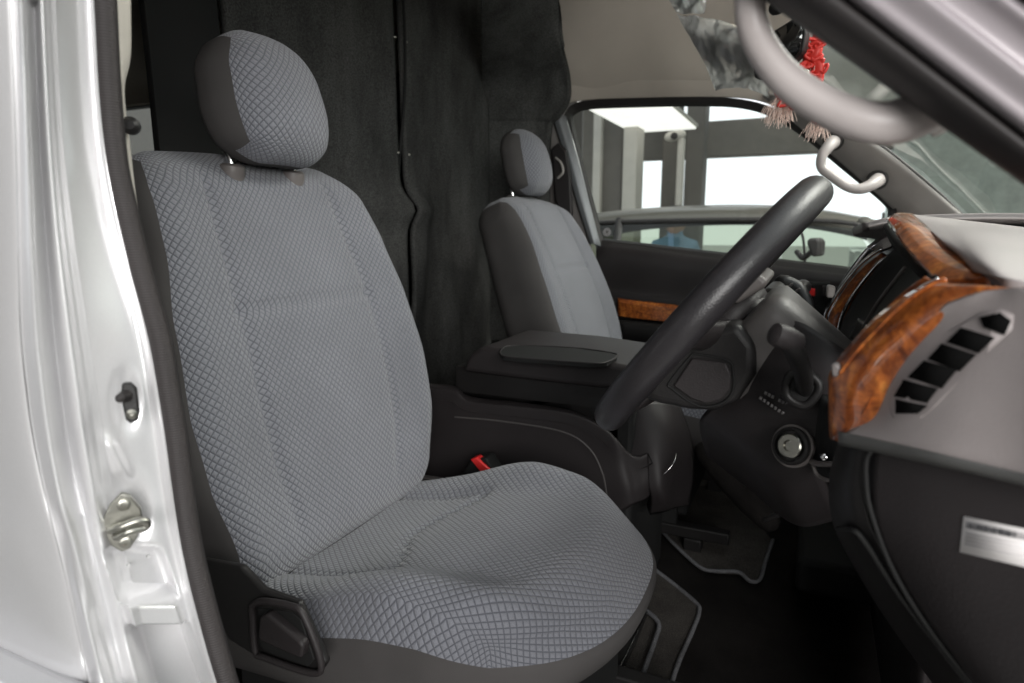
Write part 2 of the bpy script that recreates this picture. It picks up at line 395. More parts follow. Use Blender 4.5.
# ------------------------------------------------------------------ seats
BZ = 1.081   # bottom of the backrest
def make_seat(name, label, Y0, DX=0, LN=13.5):
    BX = -.628+DX
    LEAN = math.radians(LN)
    t = thing(name, label, 'car seat', (-.45, Y0, .86), 'front seats of the van')
    ca, sa = math.cos(LEAN), math.sin(LEAN)
    def wb(q):   # backrest frame -> world
        return V(BX - q.z*sa + q.x*ca, Y0+q.y, BZ + q.z*ca + q.x*sa)
    hz = .291
    WT = [(0, .80), (.12, .90), (.28, 1.0), (.42, 1.02), (.6, .97), (.75, .89), (.88, .84), (.95, .80), (1, .75)]
    def dfb(q, p):
        h = (q.z+hz)/(2*hz); a = abs(q.y)/.255
        y = q.y*tab(WT, h); x = q.x
        if x > 0:
            f = ss(0, .05, x)
            env = ss(-.05, .25, h)*(1-ss(.75, 1.0, h))
            x += f*(.014*env*ss(.50, .86, a)*(1-.4*ss(.9, 1, a)) + .024*math.sin(math.pi*min(1, h*1.15))*(1-.35*a*a))
            x -= f*.0065*groove(abs(q.y)-(.120+.02*h), .0055)*ss(.08, .16, h)*(1-ss(.90, .96, h))
            if abs(q.y) < .14: x -= f*.008*groove(h-.615, .0085)
            x -= f*.018*ss(.86, 1.02, h)
        q = V(x, y, q.z + .012*(a*a)*(-1 if h > .85 else 0)*ss(.85, 1, h)+hz)
        return q
    V0, P, F = pillow((.062, .255, hz), (.045, .06, .06), .0085, dfb)
    def uvb(s, q): return arc_uv(s, q, (.062, .255, hz), (.045, .06, .06), 0, (1, 2))
    split_pillow('backrest', 'backrest_side_cover', V0, P, F, lambda c: (c.x > .06 and abs(c.y) < .236) or (c.z > hz-.001 and c.x > -.04 and abs(c.y) < .236), uvb, M['cloth'], M['vinyl'], t, wb)
    # headrest
    hb = .088
    def dfh(q, p):
        h = (q.z+hb)/(2*hb); a = abs(q.y)/.100
        y = q.y*tab([(0, .80), (.15, .93), (.4, 1), (.65, .95), (.85, .80), (1, .62)], h)
        k = ss(-.045, .045, q.x); x = q.x + k*.012*(1-a*a)*math.sin(math.pi*min(1, h*1.1)) - .012*h*h - .018*a*a*(.3+.7*k)
        return V(x, y, q.z)
    V0, P, F = pillow((.044, .100, hb), (.038, .055, .05), .0065, dfh)
    HC = (BX-(.291*2+.056)*sa+.088-.45*DX, Y0, BZ+.640)
    wl = math.radians(9)
    def wh(q): return V(HC[0]+q.x*math.cos(wl)-q.z*math.sin(wl), HC[1]+q.y, HC[2]+q.z*math.cos(wl)+q.x*math.sin(wl))
    h1, h2 = split_pillow('headrest', 'headrest_side_cover', V0, P, F, lambda c: (c.x > .043) or (abs(c.z) > hb-.001 and c.x > .0), lambda s, q: arc_uv(s, q, (.044, .100, hb), (.038, .055, .05), 0, (1, 2)), M['cloth'], M['vinyl'], t, wh)
    for s in (-1, 1):
        a = V(HC[0]-.024, Y0+s*.056, HC[2]-.07); b = V(HC[0]-.020, Y0+s*.056, HC[2]-.0925)
        tube('headrest_post', [a, b], .006, M['chrome'], t, n=1)
        lathe('post_sleeve', b, V(.12, 0, 1), [(.013, -.02), (.0165, -.008), (.0160, .002), (.012, .005), (.006, .0055)], M['mgrey'], t, 20)
    # cushion
    X0, Z0 = -.422+DX, 1.081
    hx, hy, hc = .278, .226, .060
    def dfc(q, p):
        u = (q.x+hx-.04)/(2*hx-.04); a = abs(q.y)/hy
        y = q.y*tab([(0, .97), (.12, .99), (.3, 1.0), (.6, 1.0), (1, .96)], u)
        x = q.x - .115*ss(.35, 1, u)*a**2.6
        z = q.z
        top = ss(-.02, .05, q.z)
        bol = ss(.48, .86, a)*(1-.55*ss(.9, 1.0, a))
        z += top*(.030*bol*ss(-.05, .55, u)*(1-.7*ss(.6, .95, u)) - .008*(1-ss(0, .45, u)) + .016*ss(.30, .62, u)*(1-ss(.85, 1.05, u)) - .024*ss(.80, 1.02, u))
        z += top*(-.011*(1-a*a)*(1-ss(.25, .5, u)))
        edge = .128
        z -= top*.010*groove(abs(q.y)-edge, .0055)*(1-ss(.42, .50, u))
        z -= top*.008*groove(u-(.36+.10*ss(.0, .57, a)), .012)*(1-ss(.54, .58, a))
        z += .012*ss(.5, 1, u)*(1-top)
        return V(x, y, z)
    V0, P, F = pillow((hx, hy, hc), (.09, .07, .052), .0085, dfc)
    def wc(q): return V(X0+q.x, Y0+q.y, Z0+q.z+.055*(q.x/hx)*.5)
    split_pillow('seat_cushion', 'cushion_side_cover', V0, P, F, lambda c: c.z > .026,
        lambda s, q: arc_uv(s, q, (hx, hy, hc), (.09, .07, .052), 2, (1, 0)), M['cloth'], M['vinyl'], t, wc)
    # base, rails
    box('seat_base', (-.60, Y0-.17, .87), (-.22, Y0+.17, 1.035), M['blackm'], t, .01)
    for s in (-1, 1):
        box('seat_rail', (-.66, Y0+s*.19-.015, .835), (-.12, Y0+s*.19+.015, .862), M['black'], t, .003)
        for xx in (-.62, -.20): box('rail_foot', (xx-.02, Y0+s*.19-.02, .805), (xx+.02, Y0+s*.19+.02, .836), M['black'], t, .003)
        box('slide_bracket', (-.60, Y0+s*.19-.010, .861), (-.24, Y0+s*.19+.010, 1.03), M['blackm'], t, .003)
    return t
seat = make_seat('front_seat', 'large grey quilted cloth seat right beside the open door, red buckle at its hip', .70)
# recliner cover on the door side of the driver's seat
rc = plate('recliner_cover', [(200, 560, .435), (240, 567, .435), (262, 590, .435), (298, 603, .435), (326, 664, .435), (318, 676, .435), (290, 672, .435), (252, 655, .435), (228, 640, .435), (208, 600, .435)], M['black'], seat, .009, (0, 1, 0), .003, bseg=3)
ring = [(252, 606), (262, 601), (292, 606), (304, 616), (321, 662), (312, 673), (266, 658), (255, 650)]
tube('cover_rim', [un(x, y, .430) for x, y in ring+[ring[0]]], .0035, M['dgrey'], rc, n=4, closed=True, seg=10)
plate('recess_panel', [(x, y, .4335) for x, y in [(257, 608), (291, 612), (301, 620), (314, 660), (308, 667), (268, 653), (259, 646)]], M['blackm'], rc, .01, (0, 1, 0), .001)
plate('recliner_lever', [(x, y, .424) for x, y in [(259, 617), (266, 614), (299, 641), (303, 647), (301, 659), (294, 657), (260, 642), (257, 636)]], M['dgrey'], seat, .012, (0, 1, 0), .003, bseg=3)
pas = make_seat('front_seat', 'smaller looking grey cloth seat beyond the centre console, next to the far door window', 1.64, .10, 20.5)
# ------------------------------------------------------------------ van shell
van = thing('van', 'silver van body around the cab with its near door opening, far door, pillars and roof', 'van', (-.5, 1.2, .3))
E = [(-60, 8), (0, 12), (100, 16), (170, 18), (250, 19), (340, 21), (430, 31), (500, 45), (555, 60), (620, 74), (683, 88), (760, 105)]
S = [(-60, 92), (0, 95), (100, 100), (170, 108), (250, 126), (340, 151), (430, 166), (500, 175), (555, 184), (620, 200), (683, 218), (760, 245)]
def lin(T, y):
    for (a, p), (b, q) in zip(T, T[1:]):
        if y <= b: return p+(q-p)*(y-a)/(b-a)
    return T[-1][1]
YE, YS = .196, .268
nj = V(.88, -.47, .05).normalized()
def jamb():
    nr, nc = 230, 110
    ys = [-60+820*i/(nr-1) for i in range(nr)]
    vs = []
    for y in ys:
        e = sum(lin(E, max(-60, min(760, y+o))) for o in (-24, -12, 0, 12, 24))/5; s = sum(lin(S, max(-60, min(760, y+o))) for o in (-30, -15, 0, 15, 30))/5
        for j in range(nc):
            t = j/(nc-1); px = e+(s-e)*t
            p = un(px, y, YE+(YS-YE)*t)
            # pressed steel relief
            up = 1-ss(430, 620, y)
            d = -.016*(1-ss(0, .10, t))                       # rolled outer lip
            d += .006*math.exp(-((t-.13)/.05)**2)
            d -= .014*math.exp(-((t-.26)/.05)**2)*(.45+.55*up)
            d += .004*math.exp(-((t-.38)/.05)**2)
            d -= .006*ss(.46, .54, t)*(1-ss(.93, 1, t))*(.6+.4*up)
            d += .004*math.exp(-((t-.97)/.03)**2)
            # pocket round the striker
            g = math.exp(-(((px-124)/26)**2+((y-520)/42)**2)**2)
            d -= .006*g
            # ledge below it with a deep pocket underneath
            cx = 150+(y-600)*.35; w = 1-ss(22, 33, abs(px-cx))
            lz = ss(592, 600, y)*(1-ss(616, 634, y))
            d += .013*w*lz
            d -= .026*w*ss(618, 634, y)
            d -= .011*w*ss(545, 562, y)*(1-ss(592, 600, y))
            # oval dimple round the courtesy switch, soft swages above and below
            d -= .0035*math.exp(-(((px-127)/14)**2+((y-403)/30)**2)**2)
            k = (px-(150+(y-450)*.12)); d += .0035*math.exp(-((px-118-(y-460)*.5)/7)**2)*ss(430, 450, y)*(1-ss(470, 490, y))
            d += .0035*math.exp(-((px-88-(y-560)*.25)/6)**2)*ss(470, 520, y)
            d -= .004*math.exp(-((px-72-(y-560)*.33)/7)**2)*ss(500, 540, y)
            vs.append(p+nj*d)
    F = grid_faces(nr, nc)
    if (vs[nc*5+5]-vs[0]).cross(vs[nc*5]-vs[5]).dot(nj) < 0: pass
    f = F[0]; nn = (vs[f[2]]-vs[f[0]]).cross(vs[f[3]]-vs[f[1]])
    if nn.dot(nj) < 0: F = [tuple(reversed(f)) for f in F]
    return obj('door_jamb', vs, F, M['silver'], van, solid=.0012, label='pressed silver steel door pillar with ledges and dimples')
jb = jamb()
# outer body side behind the opening
rows = []
for y in (-60, 0, 100, 170, 250, 340, 430, 500, 555, 620, 683, 760):
    p = un(lin(E, y)-1.5, y, YE)-nj*.020
    wv = .004*math.exp(-((y-545)/14)**2)
    rows.append([p, p+V(-.012, -.004, 0), p+V(-.05, -.006-wv, 0), p+V(-.2, -.005-wv, 0), p+V(-.9, 0, 0), V(-4.3, p.y, p.z)])
loft('rear_side_panel', rows, M['silver'], van, .0015, n=3, k=8)
box('upper_side_panel', (-4.3, .186, 1.662), (-.36, .225, 2.06), M['silver'], van, .012)
box('upper_jamb', (-.43, .205, 1.735), (-.37, .285, 2.12), M['silver'], van, .012)
box('door_header', (-.37, .22, 2.07), (-.16, .36, 2.12), M['silver'], van, .012)
box('upper_quarter', (-4.3, .20, 2.05), (-.435, .38, 2.13), M['silver'], van, .03)
box('lower_side_panel', (-4.3, .17, .35), (-.30, .205, 1.285), M['silver'], van, .01)
box('sill', (-.30, .20, .62), (.9, .36, .80), M['silver'], van, .02)
# rubber weatherstrip round the opening
tube('door_seal', [(lin(S, y)+9, y, .272) for y in (-60, 0, 60, 120, 170, 210, 250, 300, 340, 385, 430, 500, 555, 620, 683, 760)], 0.0066, M['rubber'], van, n=4, seg=14, flat=.9, flatdir=(1, -.3, 0))
tube('door_seal', [(lin(S, y)+14, y, .283) for y in (-60, 0, 60, 120, 170, 210, 250, 300, 340, 385, 430, 500, 555, 620, 683, 760)], .0045, M['rub2'], van, n=4, seg=12)
loft('pillar_trim', [[(105, y, .292), (a, y, .302), (b, y, .315)] for y, a, b in ((-60, 118, 131), (0, 120, 131), (55, 121, 131), (85, 121, 125), (110, 122, 126), (150, 124, 131), (200, 130, 137), (260, 145, 149), (330, 160, 164), (420, 165, 172))], M['cream'], van, .003)
lathe('trim_knob', un(131, 126, .31), (1, -1, 0), [(.002, -.004), (.006, -.002), (.006, .003), (.003, .006)], M['black'], van)
# striker plate with loop and screws
ns = V(.80, -.60, .05).normalized()
def onplane(px, py, c0, nrm, off=0):
    d = cF + cR*((px-512)/FPX) + cU*((341.5-py)/FPX)
    return O+d*((c0-O).dot(nrm)/d.dot(nrm))+nrm*off
sc0 = un(124, 521, .237)+nj*.0005
st = plate('striker_plate', [onplane(x, y, sc0, ns, .0035) for x, y in [(121, 492), (130, 494), (141, 507), (143, 518), (139, 533), (130, 547), (122, 550), (112, 544), (104, 532), (103, 519), (109, 505)]], M['steel'], van, .005, tuple(-ns), .0008, label='zinc plated latch striker bolted to the door pillar')
tube('striker_loop', [onplane(112, 528, sc0, ns, .004), onplane(113, 524, sc0, ns, .010), onplane(124, 519, sc0, ns, .0125), onplane(138, 514, sc0, ns, .0125), onplane(147, 516, sc0, ns, .011), onplane(145, 522, sc0, ns, .0105), onplane(130, 524, sc0, ns, .0125), onplane(119, 531, sc0, ns, .010), onplane(117, 533, sc0, ns, .004)], .0024, M['steel'], st, n=5, seg=10)
for x, y in ((124, 503), (126, 540)):
    lathe('striker_screw', onplane(x, y, sc0, ns, .0035), ns, [(.0036, 0), (.0036, .0010), (.0030, .0014), (.0014, .0014), (.001, .0004)], M['steel'], st, 18)
# courtesy light switch
sw0 = un(127, 403, .238)-nj*.003
sw = plate('light_switch', [onplane(x, y, sw0, ns, .003) for x, y in [(122, 383), (131, 382), (137, 388), (140, 412), (138, 420), (131, 423), (126, 419), (121, 396)]], M['black'], van, .006, tuple(-ns), .0012, bseg=3, label='small black door switch with a rubber plunger')
lathe('plunger', onplane(126, 395, sw0, ns, .003), V(.6, -.8, .1), [(.0038, 0), (.0034, .003), (.0028, .004), (.0026, .009), (.001, .0105)], M['rub2'], sw, 18)
lathe('switch_screw', onplane(132, 413, sw0, ns, .003), ns, [(.003, 0), (.003, .0012), (.0015, .0018), (.0012, .001)], M['steel'], sw, 16)
for x, y in ((130, 569), (150, 560)):
    pp = un(x, y, YE+(YS-YE)*.55)+nj*-.006
    lathe('paint_pip', pp-nj*.001, nj, [(.0014, 0), (.001, .0025)], M['silver'], van, 10)
# near front pillar: bands of rubber and painted steel
def pl(t, off, Y):  # t along the strip, off across it (px)
    bx, by = 841+183*t, 0+140*t
    return un(bx+.607*off, by-.795*off, Y)
def strip(name, offs, m, thick=.004, **kw):
    rows = [[pl(t, o+(tp*(t-.5)), Y) for o, Y, tp in offs] for t in (-3.3, -2.4, -1.5, -.8, -.4, 0, .35, .7, 1.0, 1.4)]
    return loft(name, rows, m, van, thick, **kw)
strip('front_pillar_seal', [(-41, .335, 8), (-38, .318, 8), (-26, .306, 6), (-12, .300, 3), (0, .300, 0), (4, .308, 0)], M['rub2'], .006)
strip('front_pillar', [(2, .306, 0), (12, .296, 0), (30, .2945, 0), (52, .291, 0), (60, .2935, 0), (80, .2925, 0), (96, .289, 0), (103, .290, 0), (108, .299, 0)], M['pillar'], .004, label='near windscreen pillar of painted steel')
strip('pillar_gap_seal', [(103, .3, 0), (110, .2975, 0), (124, .2965, 0), (132, .30, 0)], M['rub2'], .004)
strip('front_pillar_edge', [(126, .298, 0), (133, .289, 0), (150, .287, 0), (180, .285, 0), (240, .285, 0)], M['silver'], .004)
gh = tube('grab_handle', [(772, -95, .36), (757, -45, .34), (750, 0, .33), (757, 38, .33), (785, 78, .33), (825, 106, .33), (868, 122, .33), (903, 120, .335), (935, 102, .345), (965, 75, .355)], [.0070, .0068, .0068, .0070, .0076, .0082, .0088, .0096, .011, .011], M['hgrey'], van, n=6, seg=20, label='large blurred grab handle on the near windscreen pillar')
plate('handle_cap', [(928, 128, .352), (940, 118, .352), (960, 118, .352), (945, 133, .352), (932, 138, .352)], M['lgrey'], gh, .006, None, .001)
# far door: window aperture, frame, trim, glass
YD = 2.14
win = [(602, 240), (592, 205), (580, 160), (571, 122), (574, 112), (590, 107), (640, 105), (700, 104), (740, 106), (772, 115), (805, 136), (840, 165), (868, 188), (886, 204), (890, 214), (886, 240), (884, 271), (835, 267), (720, 254)]
fd = thing('far_door', 'black trimmed far cab door with window and wood armrest strip', 'van door', (-.3, 2.18, 1.4))
def wpt(p, Y=YD): return un(p[0], p[1], Y)
wc_ = (720, 180)
def grow(k, pts=win): # offset outline outward by k px
    out = []
    L = len(pts)
    for i, p in enumerate(pts):
        a, b = pts[i-1], pts[(i+1) % L]
        tx, ty = b[0]-a[0], b[1]-a[1]; l = math.hypot(tx, ty) or 1
        out.append((p[0]+ty/l*k*-1, p[1]-tx/l*k*-1))
    return out
def ringmesh(name, o1, Y1, o2, Y2, m, parent, thick, **kw):
    A = cr([un(*p, Y1) for p in o1+[o1[0]]], 4)[:-1]; B = cr([un(*p, Y2) for p in o2+[o2[0]]], 4)[:-1]
    L = len(A); vs = A+B+[p+V(0, thick, 0) for p in A]+[p+V(0, thick, 0) for p in B]; F = []
    for i in range(L):
        j = (i+1) % L
        F += [(i, j, L+j, L+i), (2*L+i, 3*L+i, 3*L+j, 2*L+j), (i, 2*L+i, 2*L+j, j), (L+i, L+j, 3*L+j, 3*L+i)]
    return obj(name, vs, F, m, parent, auto=40, **kw)
sgn = 1 if grow(5)[6][1] < win[6][1] else -1
ringmesh('window_seal', win, YD, grow(7*sgn), YD-.02, M['rub2'], fd, .02)
ringmesh('window_seal', grow(-2*sgn), YD+.024, grow(1*sgn), YD+.006, M['black'], fd, .01)
gl = obj('window_glass', [un(*p, YD+.032) for p in grow(3*sgn)], [tuple(range(len(win)))], M['glass'], fd, smooth=False)
# faint round etched mark on the glass
for i in range(3):
    c = un(607, 232, YD+.030)
    tube('etched_mark', [c+V(math.cos(a)*.013*(1-.3*i), 0, math.sin(a)*.013*(1-.3*i)) for a in [k*math.pi/4 for k in range(9)]], .0011, M['ink2'], gl, n=2, seg=6, closed=True)
# bluish painted frame left of the window
loft('door_frame', [[un(552, 116, YD-.045), un(558, 114, YD-.05), un(566, 116, YD-.03)], [un(565, 158, YD-.045), un(571, 158, YD-.05), un(579, 160, YD-.03)], [un(576, 200, YD-.045), un(582, 200, YD-.05), un(590, 204, YD-.03)], [un(590, 244, YD-.045), un(595, 244, YD-.05), un(601, 246, YD-.03)]], M['frame'], fd, .01)
# door card
dt = [(596, 246), (612, 243), (660, 249), (720, 257), (780, 264), (838, 271), (900, 278)]
rows = [[un(x, y, YD-.005) for x, y in dt], [un(x, y+6, YD-.03) for x, y in dt], [un(x, y+18, YD-.04) for x, y in dt], [un(x, y+45, YD-.035) for x, y in dt], [un(x, y+60, YD-.045) for x, y in dt], [un(x, y+160, YD-.04) for x, y in dt], [un(x, y+420, YD-.04) for x, y in dt]]
loft('door_trim', rows, M['dgrey'], fd, .02)
tube('trim_seam', [un(756, 263, YD-.042), un(768, 285, YD-.045), un(772, 305, YD-.042)], .003, M['blackm'], fd)
loft('wood_strip', [[un(x, y+dy, YD-.055-(.012 if 0 < dy < 22 else 0)) for x, y in ((618, 298), (640, 301), (660, 303), (700, 308), (740, 312))] for dy in (0, 3, 9, 14, 18)], M['wood'], fd, .01)
loft('armrest', [[un(x, y+dy, YD-.05-(.03 if 0 < dy < 30 else 0)) for x, y in ((618, 318), (660, 322), (700, 328), (740, 332), (800, 336))] for dy in (0, 5, 20, 34)], M['black'], fd, .02)
hs = loft('handle_surround', [[un(x, y, YD-.05) for x in (770, 795, 830)] for y in (282, 300, 316)], M['blackm'], fd, .012)
plate('lock_button', [(802, 288, YD-.062), (815, 289, YD-.062), (815, 296, YD-.062), (802, 295, YD-.062)], M['red'], fd, .01, (0, 1, 0), .001)
plate('inner_handle', [(822, 286, YD-.07), (838, 287, YD-.07), (838, 297, YD-.07), (822, 296, YD-.07)], M['dgrey'], fd, .012, (0, 1, 0), .002)
plate('door_handle_pull', [(770, 320, YD-.08), (800, 323, YD-.08), (830, 322, YD-.08), (830, 333, YD-.08), (770, 330, YD-.08)], M['dgrey'], fd, .02, (0, 1, 0), .004)
# headliner: side, roof, front header
XB = -.82
def sec(x, f=0):
    return [V(x, YD-.015, 1.990-f), V(x, 2.09, 2.045-f), V(x, 2.03, 2.16-f*.9), V(x, 1.90, 2.26-f*.8), V(x, 1.6, 2.31-f*.8), V(x, 1.2, 2.33-f*.8), V(x, .85, 2.31-f*.8), V(x, .58, 2.24-f*.8), V(x, .44, 2.10-f), V(x, .38, 1.98-f)]
def rsec(x):
    q = sec(x); q[0] = V(x, YD-.01, 2.115); q[1] = V(x, 2.105, 2.15); q[2] = V(x, 2.05, 2.20); return q
hl = [rsec(-4.3), rsec(-2.5), rsec(-1.3), sec(-.75), sec(-.55, .005), sec(-.35, .02), sec(-.25, .035), sec(-.15, .06)]
# front of the roof drops to the windscreen header
hl.append([p+V(0, 0, -.03*math.sin(math.pi*i/9)) for i, p in enumerate(sec(-.045, .085))])
loft('headliner', hl, M['head'], van, .03, n=4, k=5, label='warm grey ceiling lining')
# side lining between window and ceiling
top = [(546, 119), (560, 104), (588, 98.5), (640, 96.5), (700, 95.5), (748, 97), (784, 107)]
rows = [[un(x, y+2, YD-.014) for x, y in top], [un(x, y-8, YD-.025) for x, y in top], [un(x, y-34, YD-.045) for x, y in top], [un(x, y-70, YD-.09) for x, y in top]]
loft('side_lining', rows, M['head'], van, .012)
# far windscreen pillar
loft('far_pillar', [[un(762, 96, 2.10), un(775, 96, 2.05), un(800, 92, 2.0), un(815, 96, 1.99)], [un(800, 128, 2.11), un(815, 125, 2.06), un(832, 121, 2.02), un(842, 120, 2.02)], [un(842, 164, 2.12), un(858, 160, 2.07), un(876, 152, 2.03), un(888, 152, 2.03)], [un(880, 197, 2.13), un(900, 195, 2.08), un(922, 188, 2.05), un(934, 190, 2.05)], [un(905, 222, 2.13), un(930, 225, 2.08), un(958, 219, 2.05), un(970, 221, 2.05)], [un(925, 250, 2.13), un(950, 250, 2.08), un(985, 246, 2.05), un(1000, 247, 2.05)]], M['fpil'], van, .01, label='far windscreen pillar lined in grey trim')
tube('windscreen_seal', [un(806, 88, 2.0), un(842, 118, 2.03), un(888, 151, 2.04), un(934, 189, 2.06), un(966, 219, 2.06), un(1000, 246, 2.06)], .005, M['rub2'], van)
fh = tube('grab_handle', [un(833, 142, 2.03), un(829, 146, 1.99), un(822, 156, 1.97), un(822, 168, 1.97), un(834, 178, 1.965), un(848, 187, 1.965), un(860, 189, 1.97), un(871, 185, 1.99), un(878, 180, 2.03)], [.019, .016, .013, .0125, .0125, .0125, .0135, .016, .019], M['hgrey'], van, n=6, seg=14, label='small grey grab handle on the far windscreen pillar')
for x, y in ((833, 141), (877, 180)):
    lathe('handle_washer', un(x, y, 2.045), (-.3, -1, 0), [(.026, -.01), (.026, .006), (.02, .008)], M['rub2'], fh, 20)
# windscreen
G = []
for i in range(9):
    s = i/8; y = .33+(2.06-.33)*s; b = math.sin(math.pi*s)
    top_ = V(-.04+.02*b, y, 1.90+.26*min(1, b*1.6)); bot = V(.16+.26*ss(0, .35, s)+.22*b, y+(0.02 if s > .5 else -.02), 1.535)
    G.append([top_.lerp(bot, k/5)+V(.02*math.sin(math.pi*k/5), 0, .02*math.sin(math.pi*k/5)) for k in range(6)])
wsv = [p for r in G for p in r]
obj('windscreen', wsv, grid_faces(9, 6), M['wsg'], van)
# far B pillar trims, belt anchor
loft('far_middle_pillar', [[un(536, 112, YD-.03), un(546, 110, YD-.03), un(555, 112, YD-.02)], [un(540, 160, YD-.03), un(552, 163, YD-.03), un(567, 165, YD-.02)], [un(552, 230, YD-.03), un(567, 235, YD-.03), un(590, 245, YD-.02)], [un(570, 330, YD-.03), un(585, 330, YD-.03), un(600, 330, YD-.02)]], M['mgrey'], van, .02)
ba = plate('belt_guide', [un(x, y, YD-.07) for x, y in [(551, 148), (558, 142), (566, 150), (570, 175), (572, 215), (563, 222), (555, 200)]], M['dgrey'], van, .02, (0, 1, 0), .006, bseg=3, label='seat belt guide loop on the far middle pillar')
tube('belt_loop', [un(556, 158, YD-.078), un(561, 163, YD-.085), un(563, 172, YD-.085), un(558, 178, YD-.078)], .004, M['lgrey'], ba)
# cargo side walls, floor, rear
box('cargo_side', (-4.3, YD-.01, .6), (-.90, YD+.05, 1.62), M['blackm'], van, .005)
box('cargo_side', (-4.3, YD-.01, 2.11), (-.90, YD+.045, 2.3), M['blackm'], van, .005)
box('cargo_side', (-2.72, YD-.008, 1.60), (-.90, YD+.048, 2.12), M['blackm'], van, .005)
box('cargo_side', (-4.3, YD-.008, 1.60), (-3.55, YD+.048, 2.12), M['blackm'], van, .005)
obj('rear_side_glass', [V(-3.56, YD+.02, 1.61), V(-2.71, YD+.02, 1.61), V(-2.71, YD+.02, 2.12), V(-3.56, YD+.02, 2.12)], [(0, 1, 2, 3)], M['glass'], van, smooth=False)
box('rear_wall', (-4.35, .2, .6), (-4.3, 2.2, 2.35), M['blackm'], van, .005)
box('cab_floor', (-4.3, .21, .70), (.9, 2.16, .797), M['carpet'], van, .005, label='black carpeted van floor')
box('far_inner_side', (-.9, YD+.022, .6), (.9, YD+.045, 1.42), M['carpet'], van, .003)
box('far_lower_side', (-4.3, YD+.051, .35), (.9, YD+.08, 1.43), M['silver'], van, .01)
loft('roof_skin', [[p+V(0, (p.y-1.2)*.04, .04) for p in r] for r in hl], M['silver'], van, .002, n=3, k=3)
box('firewall', (.63, .22, .5), (.66, 2.15, 1.52), M['carpet'], van, .003)
box('nose', (.62, .25, .45), (1.0, 2.15, 1.40), M['silver'], van, .06, bseg=4)
for x in (.1, -3.3):
    for y in (.36, 2.02):
        w = lathe('wheel', V(x, y, .33), (0, 1, 0), [(.20, -.1), (.31, -.1), (.33, -.08), (.33, .08), (.31, .1), (.20, .1)], M['tyre'], van, 32)
        lathe('rim', V(x, y, .33), (0, 1, 0), [(.05, -.09), (.19, -.085), (.2, -.1), (.2, .1), (.19, .085), (.05, .09)], M['steel'], w, 32)
# ------------------------------------------------------------------ felt partition
pt = thing('partition_curtain', 'dark felt covered partition behind both seats, with a vertical screwed seam', 'partition', (-.95, 1.3, .8))
def felt_sheet(name, y0, y1, x0, flip=1, m='felt'):
    nr, nc = 90, 60; vs = []
    for i in range(nr):
        z = .80+1.50*i/(nr-1)
        for j in range(nc):
            y = y0+(y1-y0)*j/(nc-1)
            n1 = noise.noise(V(y*4, z*1.6, x0*7)); n2 = noise.noise(V(y*11+3, z*5, 4))
            low = 1-ss(1.55, 1.7, z)
            x = x0+.018*n1+.034*n1*low+.020*n2*low
            x += .03*low*ss(1.6, 1.2, z)*.3
            x += .030*math.exp(-((z-1.60)/.035)**2)*math.exp(-((y-y1 if flip > 0 else y-y0)/.16)**2)
            vs.append(V(x, y + .012*low*math.sin(z*9), z))
    return obj(name, vs, grid_faces(nr, nc), M[m], pt, solid=.012)
felt_sheet('felt_panel', .915, 1.453, -1.0, 1)
felt_sheet('black_panel', .765, .91, -1.01, 1, 'blackm')
felt_sheet('felt_panel', 1.467, 1.97, -.99, -1)
tube('seam_cord', [V(-.992+.02*math.sin(z*7), 1.46+.012*(1-ss(1.55, 1.7, z))*math.sin(z*9), z) for z in (.82, 1.0, 1.2, 1.35, 1.5, 1.58, 1.7, 1.9, 2.1, 2.28)], .004, M['blackm'], pt)
for z in (1.32, 1.74, 2.02):
    for dy in (-.028, .022):
        lathe('panel_screw', V(-.985, 1.46+dy, z), (1, -.5, 0), [(.003, 0), (.003, .002), (.001, .003)], M['steel'], pt, 12)
box('gap_backing', (-1.14, 1.96, .80), (-1.10, 2.16, 2.30), M['blackm'], pt, .002)
box('lower_backing', (-1.10, .30, .80), (-1.04, .76, 1.60), M['blackm'], pt, .004)
loft('gap_drape', [[un(482, y, 1.97-q), un((484+x)/2, y, 2.02-q*.8), un(x-6, y, 2.05-q*.7), un(x, y, 2.07-q*.7)] for y, x, q in ((-30, 556, .5), (0, 559, .42), (40, 563, .25), (75, 570, .08), (100, 570, .02), (118, 560, 0), (130, 552, 0), (200, 550, 0), (340, 560, 0))], M['felt'], pt, .006, disp=lambda v, a, b: v+V(0, -.02*noise.noise(V(b*9, a*3, 1)), 0))
obj('gap_drape', [V(-1.02+.02*math.sin(j*1.7), 1.975+.165*j/11, z) for z in (.8, 1.3, 1.9, 2.3) for j in range(12)], grid_faces(4, 12), M['felt'], pt, solid=.006)
# ------------------------------------------------------------------ centre console
cs = thing('centre_console', 'black storage console with a hinged lid between the two seats', 'console', (-.45, 1.25, .8))
def cw(px, py, Y): return un(px, py, Y)
